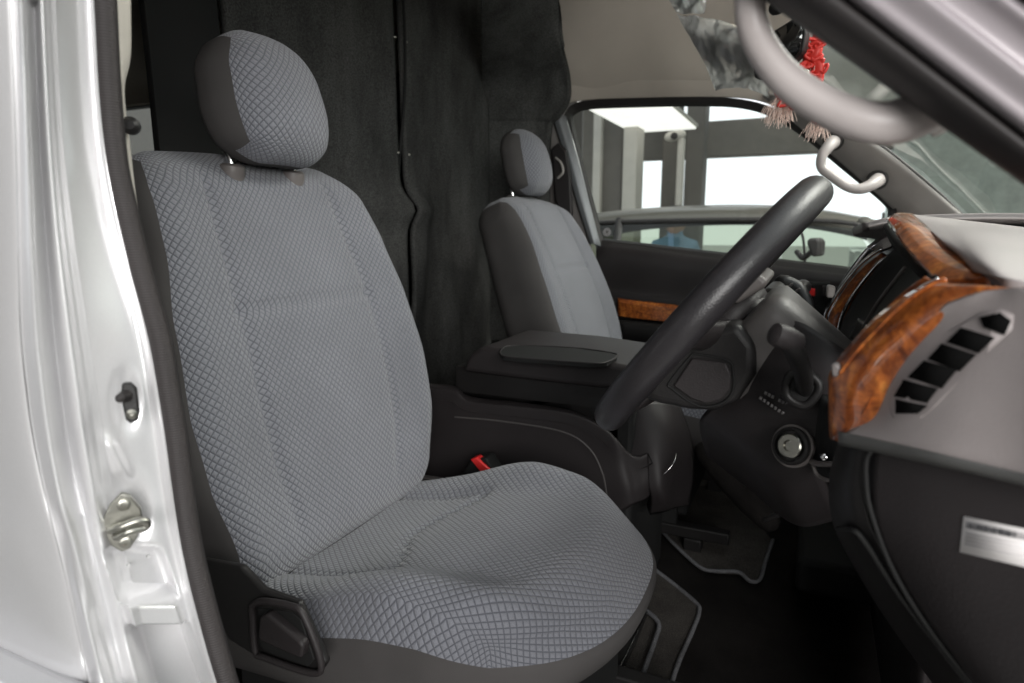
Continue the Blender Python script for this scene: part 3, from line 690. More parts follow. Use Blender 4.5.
# side body (bold shape sloping down towards the front)
edge = [(425, 383), (455, 386), (470, 396), (520, 402), (570, 410), (600, 424), (615, 437), (628, 452), (638, 456), (648, 452)]
bot = [(425, 640), (455, 640), (480, 640), (530, 610), (570, 560), (605, 525), (628, 508), (638, 503), (645, 500), (650, 496)]
Yc = 1.04
rows = []
for f, dy in ((0, .022), (.02, .006), (.06, 0), (.35, .0), (.7, -.004), (1, 0)):
    rows.append([un(a[0]+(b[0]-a[0])*f, a[1]+(b[1]-a[1])*f, Yc+dy+(0.0 if i < 7 else .01*(i-6))) for i, (a, b) in enumerate(zip(edge, bot))])
loft('console_side', rows, M['dgrey'], cs, .02)
rows2 = [[un(x, y, Yc-.0), un(x2, y2, 1.42)] for (x, y), (x2, y2) in (((425, 383), (440, 350)),)]
tube('side_crease', [un(455, 417, Yc-.0015), un(500, 421, Yc-.0015), un(560, 431, Yc-.002), un(588, 447, Yc-.003), un(602, 472, Yc-.003), un(608, 500, Yc-.003)], .0016, M['shroud'], cs)
# upper tray body
def solidbar(name, pts, m, wdir, **kw): return plate(name, pts, m, cs, wdir, (0, 1, 0), **kw)
solidbar('tray_body', [(455, 366, 1.075), (600, 383, 1.075), (622, 390, 1.075), (618, 470, 1.075), (455, 420, 1.075)], M['black'], .34, bevel=.004)
lid_out = [(462, 372, 1.055), (468, 355, 1.06), (480, 347, 1.065), (560, 355, 1.065), (640, 368, 1.065), (640, 388, 1.055), (600, 389, 1.055), (540, 382, 1.055)]
lid = solidbar('console_lid', lid_out, M['dgrey'], .24, bevel=.010, bseg=4)
# tray in the lid top: raised rim, recess shade put into a flush black plate
ztop = un(560, 355, 1.065).z
def lz(px, py, dz=0): return un(px, py, ztop+dz, 2)
tr_ = [(500, 352), (505, 347), (520, 345.5), (575, 348), (612, 353), (617, 356), (607, 362), (590, 363), (520, 358), (503, 356)]
tube('tray_rim', [lz(x, y, .001) for x, y in tr_+[tr_[0]]], .0016, M['dgrey'], lid, n=4, closed=True, seg=8)
plate('tray_well', [lz(x, y, .0015) for x, y in tr_], M['blackm'], lid, .008, (0, 0, -1), .001)
# front pod of the console, towards the dash
loft('console_front', [[un(612, 415, 1.10), un(640, 402, 1.10), un(662, 400, 1.14), un(680, 404, 1.2)], [un(618, 450, 1.08), un(648, 430, 1.09), un(672, 430, 1.12), un(692, 440, 1.2)], [un(640, 470, 1.07), un(660, 460, 1.08), un(678, 462, 1.12), un(694, 475, 1.2)], [un(650, 495, 1.07), un(665, 497, 1.08), un(676, 493, 1.14), un(690, 500, 1.22)], [un(650, 515, 1.12), un(665, 512, 1.14), un(676, 508, 1.18), un(688, 506, 1.24)]], M['dgrey'], cs, .02)
tube('chrome_line', [un(664, 474, 1.07), un(670, 468, 1.075), un(675, 460, 1.085), un(676, 454, 1.10)], .0011, M['chrome'], cs)
box('console_core', (-.62, 1.075, .80), (-.26, 1.38, 1.24), M['blackm'], cs, .01)
# seat belt buckle
bk = thing('seat_belt_buckle', 'black belt buckle with a red release button at the inner hip of the near seat', 'buckle', (-.45, .98, 1.1))
bc = un(473, 473, .985); br = Matrix.Rotation(math.radians(-34), 3, 'Y')
ax = br@V(0, 0, 1)
plate('buckle_case', [(456, 482, .975), (471, 460, .975), (486, 458, .975), (497, 476, .975), (493, 486, .975), (470, 510, .975), (448, 505, .975)], M['blackm'], bk, .035, (0, 1, 0), .004, bseg=3)
plate('release_button', [(470, 459.5, .970), (476, 457.5, .970), (493, 473, .970), (491, 478, .970), (485, 478, .970)], M['red'], bk, .02, (0, 1, 0), .002)
tube('buckle_stalk', [un(468, 500, .99), un(455, 530, .99), un(445, 560, 1.0)], .012, M['black'], bk, flat=.5, flatdir=(0, 1, 0))
bt = thing('belt_anchor', 'low grey seat belt bracket behind the red buckle', 'belt anchor', (-.6, 1.0, 1.0))
tube('anchor_strap', [un(408, 476, 1.0), un(430, 478, 1.0), un(452, 482, .995)], .009, M['mgrey'], bt, flat=.35, flatdir=(0, 0, 1))
tube('anchor_base', [un(415, 482, 1.01), un(435, 500, 1.01), un(438, 540, 1.01)], .014, M['black'], bt)
# ------------------------------------------------------------------ steering wheel
PHI = math.radians(38.2)
nw = V(-math.cos(PHI), 0, math.sin(PHI)); uw = V(math.sin(PHI), 0, math.cos(PHI)); sw_ = V(0, 1, 0)
WC = V(-.087, .645, 1.470); WR = .141
def wp(a, b, c): return WC+uw*a+sw_*b+nw*c   # up the wheel, across, towards the driver
wh = thing('steering_wheel', 'black leather covered steering wheel seen edge on in front of the near seat', 'steering wheel', tuple(WC))
rimv = []; nR, nS = 120, 20; rt = .0150
for i in range(nR):
    A = 2*math.pi*i/nR
    for j in range(nS):
        B = 2*math.pi*j/nS; r = rt
        rr = WR+r*math.cos(B)*.95; rimv.append(wp(rr*math.cos(A), rr*math.sin(A), r*math.sin(B)))
F = [(i*nS+j, i*nS+(j+1) % nS, ((i+1) % nR)*nS+(j+1) % nS, ((i+1) % nR)*nS+j) for i in range(nR) for j in range(nS)]
obj('rim', rimv, F, M['leather'], wh)
# laced seam on the inner side of the rim
lace = []
for i in range(150):
    A = 2*math.pi*i/150; lace.append(wp((WR-.0135-.0022*(i % 2))*math.cos(A), (WR-.0135-.0022*(i % 2))*math.sin(A), -.009))
tube('lacing', lace+[lace[0]], .0024, M['black'], wh, n=1, closed=True, seg=6)
V0, P, F = pillow((.050, .055, .022), (.04, .04, .02), .01, lambda q, p: q)
obj('horn_pad', [wp(q.x, q.y, q.z-.020) for q in P], F, M['dgrey'], wh)
for a in (0, 180, 250, 290):
    ar = math.radians(a); d = V(math.sin(ar), math.cos(ar), 0)
    tube('spoke', [wp(d.x*.05, d.y*.05, -.025), wp(d.x*.11, d.y*.11, -.012), wp(d.x*WR, d.y*WR, 0)], [.018, .014, .010], M['dgrey'], wh, flat=.5, flatdir=tuple(nw))
# ------------------------------------------------------------------ column
sc = thing('steering_column', 'grey and black steering column housing with stalks behind the wheel', 'steering column', (-.03, .66, 1.4))
ac = -nw
def cp(a, b, c): return WC+ac*a+sw_*b+uw*c
V0, P, F = pillow((.11, .062, .046), (.012, .022, .018), .009, lambda q, p: V(q.x, q.y*(1-.12*(q.x/.11)), q.z*(1-.10*(q.x/.11))))
obj('upper_shroud', [cp(q.x+.140, q.y-.01, q.z+.012) for q in P], F, M['shroud'], sc)
V0, P, F = pillow((.040, .048, .036), (.015, .03, .02), .009, lambda q, p: V(q.x, q.y, q.z*(1+.15*(q.x/.055))))
obj('collar', [cp(q.x+.050, q.y, q.z+.012) for q in P], F, M['dgrey'], sc)
# lower shell under the hub with an inset cover
ls = plate('lower_shell', [(x, y, .560) for x, y in [(640, 398), (655, 372), (676, 346), (705, 330), (738, 322), (756, 345), (756, 375), (738, 402), (716, 412), (690, 411), (660, 405)]], M['black'], sc, .16, (0, 1, 0), .008, bseg=4)
tube('cover_outline', [(x, y, .559) for x, y in [(671, 388), (669, 383), (690, 357), (697, 354), (728, 361), (733, 372), (733, 390), (724, 402), (706, 407), (690, 402), (671, 388)]], .0010, M['blackm'], ls, n=4, seg=6)
plate('inset_cover', [(x, y, .557) for x, y in [(673, 386), (692, 358), (726, 363), (731, 374), (730, 389), (721, 400), (706, 404), (691, 399)]], M['dgrey'], ls, .004, (0, 1, 0), .0015)
plate('column_wedge', [(x, y, .590) for x, y in [(728, 300), (722, 290), (745, 272), (753, 271), (769, 281), (764, 288), (736, 305)]], M['mgrey'], sc, .12, (0, 1, 0), .004, bseg=3)
# stalks on the far side
for pts, r in (([(770, 300, .72), (778, 289, .80), (785, 284, .86)], [.012, .010, .011]), ([(785, 305, .72), (795, 296, .82), (803, 287, .90)], [.009, .008, .010])):
    tube('stalk', [un(*p) for p in pts], r, M['black'], sc)
tube('stalk', [un(783, 283, .80), un(796, 290, .80), un(805, 303, .79), un(809, 313, .78)], [.010, .0105, .009, .006], M['black'], sc)
for i, (x, y) in enumerate(((788, 285), (795, 290), (801, 298))):
    tube('stalk_ring', [un(x-2, y+4, .789), un(x+4, y-1, .789)], .0016, M['mgrey'], sc, n=1)
# ------------------------------------------------------------------ lower dash panel + ignition + gear lever
db = thing('dashboard', 'dashboard with glossy burl wood trims, slotted side vent and grey end panel', 'dashboard', (.2, 1.2, 1.3))
lp = loft('column_panel', [
 [un(778, 322, .575), un(800, 322, .57), un(830, 340, .56), un(848, 352, .56)],
 [un(758, 348, .575), un(785, 352, .562), un(822, 372, .545), un(842, 385, .54)],
 [un(728, 388, .58), un(760, 395, .562), un(806, 410, .54), un(838, 425, .53)],
 [un(702, 416, .60), un(738, 425, .57), un(785, 440, .55), un(820, 440, .535)],
 [un(700, 428, .64), un(738, 450, .59), un(778, 478, .565), un(818, 466, .545)],
 [un(702, 440, .70), un(745, 468, .66), un(785, 505, .62), un(824, 482, .575)],
 [un(706, 455, .80), un(750, 490, .78), un(795, 525, .72), un(840, 520, .66)]], M['dgrey'], db, .012, label='dark grey panel under the steering column with a raised two line notice')
for ln, (x0, y0, x1, y1) in enumerate(((765, 391, 786, 402), (760, 396, 782, 411))):
    for k in range(7):
        if k in (3,) and ln == 0: continue
        x = x0+(x1-x0)*k/6; y = y0+(y1-y0)*k/6
        plate('embossed_print', [un(x, y, .5535-.0009*k), un(x+2.6, y+1.4, .5532-.0009*k), un(x+1.4, y+4.4, .5545-.0009*k), un(x-1.2, y+3.0, .5548-.0009*k)], M['emb'], lp, .002, None, 0)
ig = un(793, 446, .541); ia = V(-.45, -.85, .25).normalized()
ign = lathe('ignition_lock', ig, ia, [(.0155, -.02), (.0155, .003), (.0148, .0055), (.0128, .006), (.0122, .003), (.0100, .003)], M['black'], db, 32, label='round silver ignition barrel')
lathe('lock_barrel', ig, ia, [(.0098, -.01), (.0098, .0062), (.0088, .0072), (.0045, .0072), (.004, .005)], M['steel'], ign, 32)
lathe('outer_ring', ig, ia, [(.0154, .002), (.0172, .002), (.0172, -.002), (.0154, -.002)], M['mgrey'], ign, 32)
pk = loft('knee_pocket', [[un(820, 395, .53), un(828, 405, .52), un(836, 420, .50)], [un(815, 440, .535), un(822, 445, .53), un(845, 450, .50)], [un(815, 470, .54), un(826, 478, .53), un(850, 480, .5)]], M['blackm'], db, .006)
tube('pocket_lip', [un(812, 462, .533), un(820, 464, .526), un(834, 464, .51)], .0022, M['mgrey'], db)
tube('pocket_lip', [un(813, 466, .532), un(818, 476, .526), un(830, 481, .515)], .0015, M['mgrey'], db)
lathe('panel_pin', un(824, 457, .52), (-.3, -1, .3), [(.0025, -.003), (.0025, .001), (.001, .002)], M['chrome'], db, 12)
gl_ = thing('gear_lever', 'stubby black gear lever with round knob on the dash beside the column', 'gear lever', tuple(un(800, 395, .52)))
tube('boot_ring', [un(x, y, .528) for x, y in [(786, 384), (792, 374), (808, 374), (818, 382), (818, 392), (808, 404), (798, 404), (787, 396), (786, 384)]], .0035, M['black'], gl_, n=4, closed=True, seg=10)
plate('boot_base', [un(x, y, .527) for x, y in [(787, 385), (793, 375), (808, 375), (817, 383), (817, 392), (808, 402), (798, 402), (788, 395)]], M['blackm'], gl_, .015, (0, 1, 0), .001)
tube('lever', [un(804, 392, .535), un(803, 375, .50), un(795, 352, .475), un(787, 340, .465)], [.0062, .0075, .0080, .0070], M['black'], gl_, seg=18, flat=.8)
lathe('knob', un(781, 336, .463), V(-.75, -.55, .35), [(.003, -.018), (.0068, -.014), (.0083, -.005), (.0083, .002), (.0074, .0054), (.0045, .0066), (.001, .007)], M['dgrey'], gl_, 28)
# ------------------------------------------------------------------ dashboard proper
# main body running across the cab
prof = [(.15, .85), (.135, 1.15), (.115, 1.30), (.12, 1.40), (.15, 1.47), (.20, 1.515), (.32, 1.535), (.62, 1.52)]
loft('dash_body', [[V(x, y, z) for x, z in prof] for y in (.80, 1.2, 1.6, 2.0, 2.11)], M['dgrey'], db, .03, n=4, k=3)
# top pad shoulder nearest the door
loft('top_pad', [
 [un(911, 214, .70), un(928, 216, .72), un(955, 219, .80), un(1024, 227, .80), un(1100, 236, .8)],
 [un(921, 222, .60), un(938, 223, .60), un(965, 226, .60), un(1024, 231, .62), un(1100, 242, .62)],
 [un(938, 238, .50), un(952, 240, .48), un(975, 240, .47), un(1024, 245, .48), un(1100, 258, .48)],
 [un(958, 255, .445), un(970, 258, .42), un(990, 262, .40), un(1030, 266, .41), un(1100, 278, .41)],
 [un(974, 272, .41), un(986, 275, .39), un(1004, 279, .375), un(1040, 286, .37), un(1100, 294, .37)]], M['grey'], db, .008, label='grey dashboard top by the windscreen')
loft('top_pad', [[V(.05, .80, 1.545), V(.10, .80, 1.553), V(.25, .80, 1.552), V(.62, .78, 1.53)], [V(.07, 1.3, 1.535), V(.12, 1.3, 1.545), V(.25, 1.3, 1.54), V(.62, 1.3, 1.52)], [V(.17, 2.0, 1.515), V(.2, 2.0, 1.52), V(.3, 2.0, 1.52), V(.62, 2.0, 1.50)], [V(.2, 2.11, 1.49), V(.22, 2.11, 1.50), V(.3, 2.11, 1.50), V(.6, 2.11, 1.48)]], M['grey'], db, .01)
# grey end panel with the slotted vent
ep = loft('end_panel', [
 [un(947, 303, .372), un(975, 293, .365), un(1000, 289, .36), un(1030, 288, .35), un(1120, 296, .33)],
 [un(905, 345, .385), un(940, 330, .372), un(985, 320, .358), un(1030, 320, .345), un(1120, 330, .32)],
 [un(884, 385, .39), un(915, 375, .372), un(960, 370, .355), un(1030, 375, .335), un(1120, 390, .31)],
 [un(870, 415, .392), un(900, 420, .37), un(950, 428, .35), un(1030, 440, .33), un(1120, 455, .305)],
 [un(842, 436, .395), un(885, 445, .372), un(940, 457, .35), un(1030, 478, .33), un(1120, 500, .305)],
 [un(846, 440, .405), un(887, 450, .385), un(942, 463, .365), un(1030, 486, .345), un(1120, 508, .32)]], M['grey'], db, .006, n=8, k=8, label='grey plastic end panel of the dash')
loft('lower_lip', [[un(x, y+dy, Y-dd) for x, y, Y in ((838, 431, .396), (885, 441, .373), (940, 453, .351), (1030, 474, .331), (1120, 496, .306))] for dy, dd in ((0, .0015), (5, .003), (11, .002), (14, -.006))], M['lip'], db, .004)
# vent: six dark slots stepped up the arc, with raised surround
def vY(x, y): return .352+.00022*(960-x)
slots = [[(895, 402), (925, 405), (916, 414), (897, 412)], [(904, 388), (936, 394), (930, 402), (906, 397)], [(916, 371), (953, 380), (944, 391), (914, 381)] , [(934, 353), (972, 364), (960, 376), (925, 365)], [(957, 336), (992, 345), (979, 359), (944, 348)], [(980, 322), (1000, 313), (1010, 321), (1004, 333), (992, 340)]]
slots = [
 [(897, 400), (926, 406), (917, 413), (897, 413)],
 [(905, 381), (936, 389), (926, 402), (896, 396)],
 [(925, 362), (955, 370), (941, 387), (910, 377)],
 [(943, 345), (974, 355), (959, 370), (930, 359)],
 [(962, 329), (993, 338), (978, 352), (949, 342)],
 [(981, 318), (1000, 314), (1010, 321), (1004, 334), (985, 327)]]
from mathutils.bvhtree import BVHTree
dg = bpy.context.evaluated_depsgraph_get(); dg.update()
bvh = BVHTree.FromObject(ep, dg)
def onsurf(px, py, off):
    d = (cF + cR*((px-512)/FPX) + cU*((341.5-py)/FPX)).normalized()
    h = bvh.ray_cast(O, d)
    p = h[0] if h[0] else un(px, py, .352)
    return p-V(.25, .9, -.35).normalized()*-1*-off if False else p+V(-.35, -.9, .25).normalized()*off
av = plate('air_vent', [onsurf(x, y, .0002) for x, y in [(893, 418), (888, 404), (896, 384), (920, 357), (950, 330), (980, 312), (1000, 308), (1014, 315), (1012, 330), (990, 350), (962, 378), (938, 404), (922, 418)]], M['grey'], db, .012, (.35, .9, -.25), 0, label='side air vent with six dark slots')
for s in slots:
    scx = sum(p[0] for p in s)/len(s); scy = sum(p[1] for p in s)/len(s)
    plate('vent_slot', [onsurf(scx+(x-scx)*1.1, scy+(y-scy)*1.12, .0010) for x, y in s], M['slot'], av, .004, (.35, .9, -.25), 0)
# large near wood trim
wd = loft('wood_trim', [
 [un(828, 378, .415), un(829, 432, .41), un(835, 440, .40), un(850, 437, .395), un(873, 430, .39)],
 [un(833, 366, .412), un(845, 395, .398), un(858, 412, .392), un(872, 420, .388), un(879, 408, .39)],
 [un(850, 344, .412), un(862, 362, .395), un(875, 378, .388), un(888, 388, .386), un(893, 384, .388)],
 [un(872, 320, .410), un(882, 335, .392), un(895, 347, .384), un(908, 357, .381), un(914, 360, .384)],
 [un(899, 299, .405), un(907, 310, .388), un(919, 320, .379), un(934, 333, .375), un(941, 339, .378)],
 [un(926, 285, .400), un(938, 290, .382), un(952, 298, .373), un(966, 310, .368), un(973, 319, .370)],
 [un(950, 283, .392), un(968, 285, .375), un(983, 291, .366), un(997, 298, .360), un(1002, 305, .362)],
 [un(990, 287, .375), un(1005, 287, .363), un(1020, 289, .355), un(1032, 292, .352), un(1038, 298, .353)]], M['wood'], db, .006, n=5, k=6, label='broad glossy burl wood trim beside the vent')
tube('trim_highlight_bead', [un(841, 372, .405), un(858, 350, .402), un(880, 327, .398), un(905, 303, .394), un(932, 284, .390), un(945, 280, .388)], .0011, M['wood'], wd)
wd2 = loft('wood_trim', [
 [un(852, 352, .435), un(860, 356, .43), un(868, 350, .425)], [un(864, 334, .435), un(872, 338, .428), un(880, 332, .422)], [un(886, 308, .43), un(893, 312, .424), un(900, 306, .418)],
 [un(908, 288, .425), un(915, 291, .419), un(923, 286, .413)], [un(925, 276, .42), un(934, 280, .413), un(944, 276, .408)]], M['wood'], db, .005, label='thin inner wood band above the broad trim')
tube('chrome_strip', [un(862, 350, .425), un(874, 334, .42), un(896, 309, .416), un(918, 289, .412), un(937, 279, .408)], .0009, M['chrome'], db)
wd3 = loft('wood_trim', [
 [un(886, 219, .60), un(896, 213, .61), un(912, 213, .61)],
 [un(893, 229, .55), un(905, 221, .555), un(926, 226, .555)],
 [un(902, 243, .51), un(917, 236, .51), un(942, 240, .505)],
 [un(915, 258, .47), un(932, 253, .465), un(960, 255, .455)],
 [un(930, 274, .44), un(948, 269, .432), un(978, 268, .42)],
 [un(938, 283, .425), un(956, 281, .415), un(988, 277, .405)]], M['wood'], db, .008, label='wood cap along the top of the instrument hood')
# far trim arc and chrome edges
wd4 = loft('wood_trim', [
 [un(826, 333, .86), un(831, 334, .85), un(837, 334, .845)], [un(829, 315, .86), un(834, 318, .85), un(841, 317, .845)], [un(837, 300, .86), un(843, 302, .85), un(850, 299, .845)],
 [un(850, 281, .86), un(856, 284, .85), un(863, 281, .845)], [un(866, 264, .86), un(872, 267, .85), un(879, 263, .845)], [un(882, 252, .86), un(888, 255, .85), un(896, 253, .845)]], M['wood'], db, .02, label='curved far wood arc round the instrument recess')
for off, dY in ((-3, .0), (3.5, -.012)):
    pts = [(826, 331), (829, 314), (837, 299), (850, 280), (866, 262), (884, 249)] if off < 0 else [(838, 333), (842, 316), (851, 298), (864, 280), (880, 262), (896, 252)]
    tube('chrome_strip', [un(x+(off if off < 0 else 0), y, .858+dY) for x, y in pts], .0022, M['chrome'], db)
loft('centre_trim', [[un(832, 322, 1.02), un(838, 310, 1.02), un(846, 296, 1.02)], [un(846, 280, 1.02), un(850, 276, 1.02), un(856, 272, 1.02)], [un(862, 258, 1.02), un(866, 255, 1.02), un(872, 252, 1.02)], [un(877, 243, 1.02), un(882, 241, 1.02), un(888, 240, 1.02)]], M['black'], db, .05)
tube('chrome_strip', [un(830, 316, 1.0), un(842, 286, 1.0), un(858, 262, 1.0), un(870, 248, 1.0), un(880, 240, 1.0), un(890, 234, 1.0)], .0035, M['chrome'], db)
plate('chrome_cap', [un(x, y, .95) for x, y in [(866, 249), (880, 238), (892, 232), (897, 238), (893, 248), (878, 254)]], M['chrome'], db, .03, (0, 1, 0), .003)
plate('trim_end', [un(x, y, .96) for x, y in [(827, 285), (836, 287), (834, 298), (826, 298)]], M['lgrey'], db, .02, (0, 1, 0), .003)
plate('trim_end', [un(x, y, .405) for x, y in [(830, 364), (838, 363), (841, 369), (837, 378), (831, 377)]], M['mgrey'], db, .012, (.3, 1, 0), .002)
# instrument recess
loft('instrument_recess', [
 [un(838, 336, .84), un(856, 346, .70), un(862, 350, .52), un(858, 356, .44)],
 [un(845, 316, .84), un(866, 326, .72), un(880, 330, .54), un(876, 334, .44)],
 [un(860, 290, .84), un(888, 300, .74), un(908, 300, .56), un(900, 306, .44)],
 [un(878, 266, .84), un(908, 272, .74), un(925, 275, .56), un(924, 284, .43)],
 [un(893, 250, .84), un(912, 248, .72), un(922, 255, .56), un(936, 275, .43)]], M['blackm'], db, .01, n=6)
loft('cluster_lens_rim', [[un(848, 338, .66), un(862, 344, .62), un(872, 340, .56)], [un(858, 318, .66), un(868, 325, .62), un(880, 320, .56)]], M['black'], db, .004)
tube('cluster_edge', [un(855, 342, .60), un(866, 350, .55), un(876, 340, .5), un(890, 318, .50), un(908, 298, .5)], .0022, M['mgrey'], db)
tube('cluster_edge', [un(862, 330, .64), un(878, 303, .62), un(897, 278, .60), un(905, 268, .58)], .0016, M['mgrey'], db)
loft('hood_underside', [[un(884, 224, .66), un(884, 229, .70), un(892, 234, .74)], [un(896, 246, .60), un(894, 249, .66), un(898, 248, .74)], [un(926, 281, .52), un(918, 276, .58), un(905, 262, .74)]], M['blackm'], db, .006)
# lower end panel, column edge, seams, label
le = loft('lower_end_panel', [
 [un(872, 446, .392), un(940, 462, .368), un(1030, 484, .348), un(1130, 508, .33)],
 [un(868, 480, .39), un(935, 500, .366), un(1030, 530, .346), un(1130, 555, .328)],
 [un(872, 520, .39), un(940, 560, .366), un(1030, 600, .346), un(1130, 620, .328)],
 [un(892, 575, .40), un(960, 640, .372), un(1040, 690, .35), un(1130, 710, .33)],
 [un(935, 640, .41), un(990, 700, .38), un(1060, 760, .355), un(1140, 780, .335)]], M['dgrey'], db, .008, n=6)
loft('end_edge', [
 [un(838, 440, .46), un(842, 441, .42), un(856, 444, .397), un(876, 447, .391)],
 [un(829, 480, .47), un(836, 478, .425), un(848, 478, .398), un(870, 480, .3895)],
 [un(832, 520, .48), un(838, 517, .43), un(850, 515, .40), un(868, 514, .3895)],
 [un(846, 552, .49), un(852, 548, .44), un(864, 545, .41), un(882, 548, .393)],
 [un(885, 618, .50), un(892, 612, .45), un(900, 605, .415), un(912, 600, .398)],
 [un(945, 700, .50), un(952, 692, .45), un(960, 684, .415), un(975, 676, .40)],
 [un(1000, 775, .50), un(1008, 765, .45), un(1018, 755, .415), un(1030, 745, .40)]], M['black'], db, .008, n=6)
tube('panel_seam', [un(876, 446, .3905), un(867, 458, .389), un(866, 480, .388), un(871, 512, .388), un(893, 570, .390), (930, 630, .3915), un(985, 700, .392)], .0014, M['blackm'], db)
tube('panel_seam', [un(838, 529, .425), un(852, 530, .402), un(865, 542, .3985), un(900, 595, .397), un(950, 660, .397), un(985, 705, .397)], .0018, M['blackm'], db)
dg.update(); bvh = BVHTree.FromObject(le, bpy.context.evaluated_depsgraph_get())
lb = plate('label_sticker', [onsurf(x, y, .0008) for x, y in [(964, 516), (1060, 536), (1060, 575), (960, 552)]], M['label'], le, .0006, (.35, .9, -.25), 0, label='white paper sticker with a printed code strip')
def lbp(u, v, off):
    a = Vector((964, 516)); b = Vector((1060, 536)); c = Vector((960, 552)); p = a+(b-a)*u+(c-a)*v
    return onsurf(p.x, p.y, off)
u = .035
random.seed(3)
while u < .93:
    w = random.choice((.012, .018, .024)); g = random.choice((.005, .007, .010))
    plate('printed_code', [lbp(u, .13, .0012), lbp(u+w, .13, .0012), lbp(u+w, .30, .0012), lbp(u, .30, .0012)], M['ink'] if u < .55 else M['ink2'], lb, .0003, (.35, .9, -.25), 0) if u < .9 else None
    u += w+g
for v in (.42, .52, .62, .72):
    plate('printed_line', [lbp(.04, v, .0012), lbp(.04+random.uniform(.4, .85), v, .0012), lbp(.04+.4, v+.045, .0012), lbp(.04, v+.045, .0012)], M['ink2'], lb, .0003, (.35, .9, -.25), 0)
# ------------------------------------------------------------------ floor mats, pedals area
def matobj(label, outline, edge, z, name='floor_mat'):
    t = thing(name, label, 'floor mat', tuple(un(*outline[0], z, 2)), 'carpet floor mats')
    plate('mat_pile', [un(x, y, z, 2) for x, y in outline], M['mat'], t, .007, (0, 0, -1), .002)
    tube('binding', [un(x, y, z+.001, 2) for x, y in edge], .0042, M['bind'], t, n=5, seg=8)
    return t
matobj('dark carpet mat with wavy grey binding beyond the near seat, by the console', [(600, 470), (640, 510), (652, 520), (675, 545), (700, 567), (716, 571), (738, 572), (750, 580), (761, 579), (766, 560), (773, 541), (740, 500), (705, 440), (660, 430)], [(640, 508), (652, 520), (675, 545), (700, 567), (716, 571), (738, 572), (750, 581), (760, 579), (766, 560), (773, 540)], .808)
matobj('narrow carpet mat with thick grey binding right under the front edge of the near seat', [(600, 570), (640, 562), (658, 572), (696, 603), (698, 615), (690, 634), (672, 683), (655, 760), (560, 760), (590, 640)], [(600, 568), (640, 562), (658, 572), (694, 601), (699, 612), (692, 632), (675, 672), (655, 745)], .809)
tube_ = None
rg = thing('seat_floor_cover', 'black plastic floor cover with thin bright edge strip below the near seat cushion', 'floor cover', tuple(un(620, 640, .83, 2)))
plate('cover', [un(x, y, .822, 2) for x, y in [(575, 600), (630, 600), (647, 612), (636, 640), (610, 690), (580, 760), (500, 760)]], M['black'], rg, .012, (0, 0, -1), .003)
tube('edge_strip', [un(x, y, .824, 2) for x, y in [(647, 612), (630, 647), (610, 687), (590, 730)]], .0011, M['chrome'], rg, n=2, seg=8)
tube('edge_cord', [un(x, y, .815, 2) for x, y in [(625, 600), (640, 606), (658, 622), (655, 640), (640, 683), (625, 740)]], .0045, M['bind'], rg, n=4, seg=8)
# lower structures under the dash
ub = thing('footwell_box', 'black ducting and bracket in the dark footwell under the dash', 'ducting', (.1, 1.1, .8))
box('duct', (.34, .75, .82), (.58, 1.05, 1.15), M['blackm'], ub, .02)
box('duct_plate', (.02, 1.25, .86), (.34, 1.5, .93), M['blackm'], ub, .012)
tube('duct_edge', [un(765, 520, .95), un(790, 511, .93), un(812, 513, .92), un(822, 520, .90)], .004, M['black'], ub)
for yy in (.58, .70):
    pd = thing('foot_pedal', 'black foot pedal hanging in the dark footwell', 'pedal', (.2, yy, .95), 'foot pedals')
    tube('pedal_arm', [V(.34, yy, 1.15), V(.28, yy, 1.02), V(.22, yy, .93)], .008, M['blackm'], pd)
    box('pedal_pad', (.17, yy-.03, .88), (.20, yy+.03, .95), M['rub2'], pd, .005)
tube_t = thing('tunnel_cover', 'dark ridge along the engine tunnel beside the wavy edged mat', 'trim cover', tuple(un(740, 480, 1.2)))
tube('ridge', [un(705, 452, 1.18), un(730, 480, 1.15), un(752, 503, 1.12), un(768, 520, 1.1)], [.02, .024, .024, .02], M['carpet'], tube_t)
# ------------------------------------------------------------------ mirror, visor, tassels
mi = thing('rear_view_mirror', 'black framed rear view mirror hanging from the windscreen header', 'mirror', tuple(un(790, 30, 1.28)))
mc = [(753, 45), (768, 38), (797, 15), (804, 16), (806, 30), (803, 54), (797, 60), (762, 78), (754, 77)]
mc = [(752, 55), (774, 30), (798, 15), (804, 18), (805, 34), (802, 52), (792, 62), (764, 78), (754, 78)]
def mY(x): return 1.30-.0022*(x-752)
plate('mirror_case', [un(x, y, mY(x)) for x, y in mc], M['rub2'], mi, .025, (.3, .95, 0), .004, bseg=3)
mcx, mcy = sum(p[0] for p in mc)/len(mc), sum(p[1] for p in mc)/len(mc)
plate('mirror_glass', [un(mcx+(x-mcx)*.87, mcy+(y-mcy)*.88, mY(x)-.003) for x, y in mc], M['mirror'], mi, .002, (.3, .95, 0), 0)
tube('mirror_stem', [un(795, 16, 1.24), un(792, 4, 1.24), un(785, -12, 1.22), un(778, -40, 1.2)], .006, M['black'], mi)
tube('mirror_mount', [un(776, 8, 1.24), un(784, 4, 1.24), un(792, 6, 1.24)], .012, M['black'], mi)
rp = plate('mirror_arm_cover', [un(x, y, 1.26) for x, y in [(806, 14), (815, 18), (816, 40), (812, 60), (804, 64), (806, 34)]], M['lgrey'], mi, .02, (.3, .9, 0), .004)
def vis(name, label, rows, film_rows):
    t = thing(name, label, 'sun visor', tuple(W(rows[0][0])))
    loft('visor_board', rows, M['head'], t, .018)
    def dis(v, a, b): return v+V(0, -1, .3)*(.016*noise.noise(v*22)+.004*noise.noise(v*70))
    loft('plastic_wrap', film_rows, M['film'], t, .0006, n=14, k=14, disp=dis)
    return t
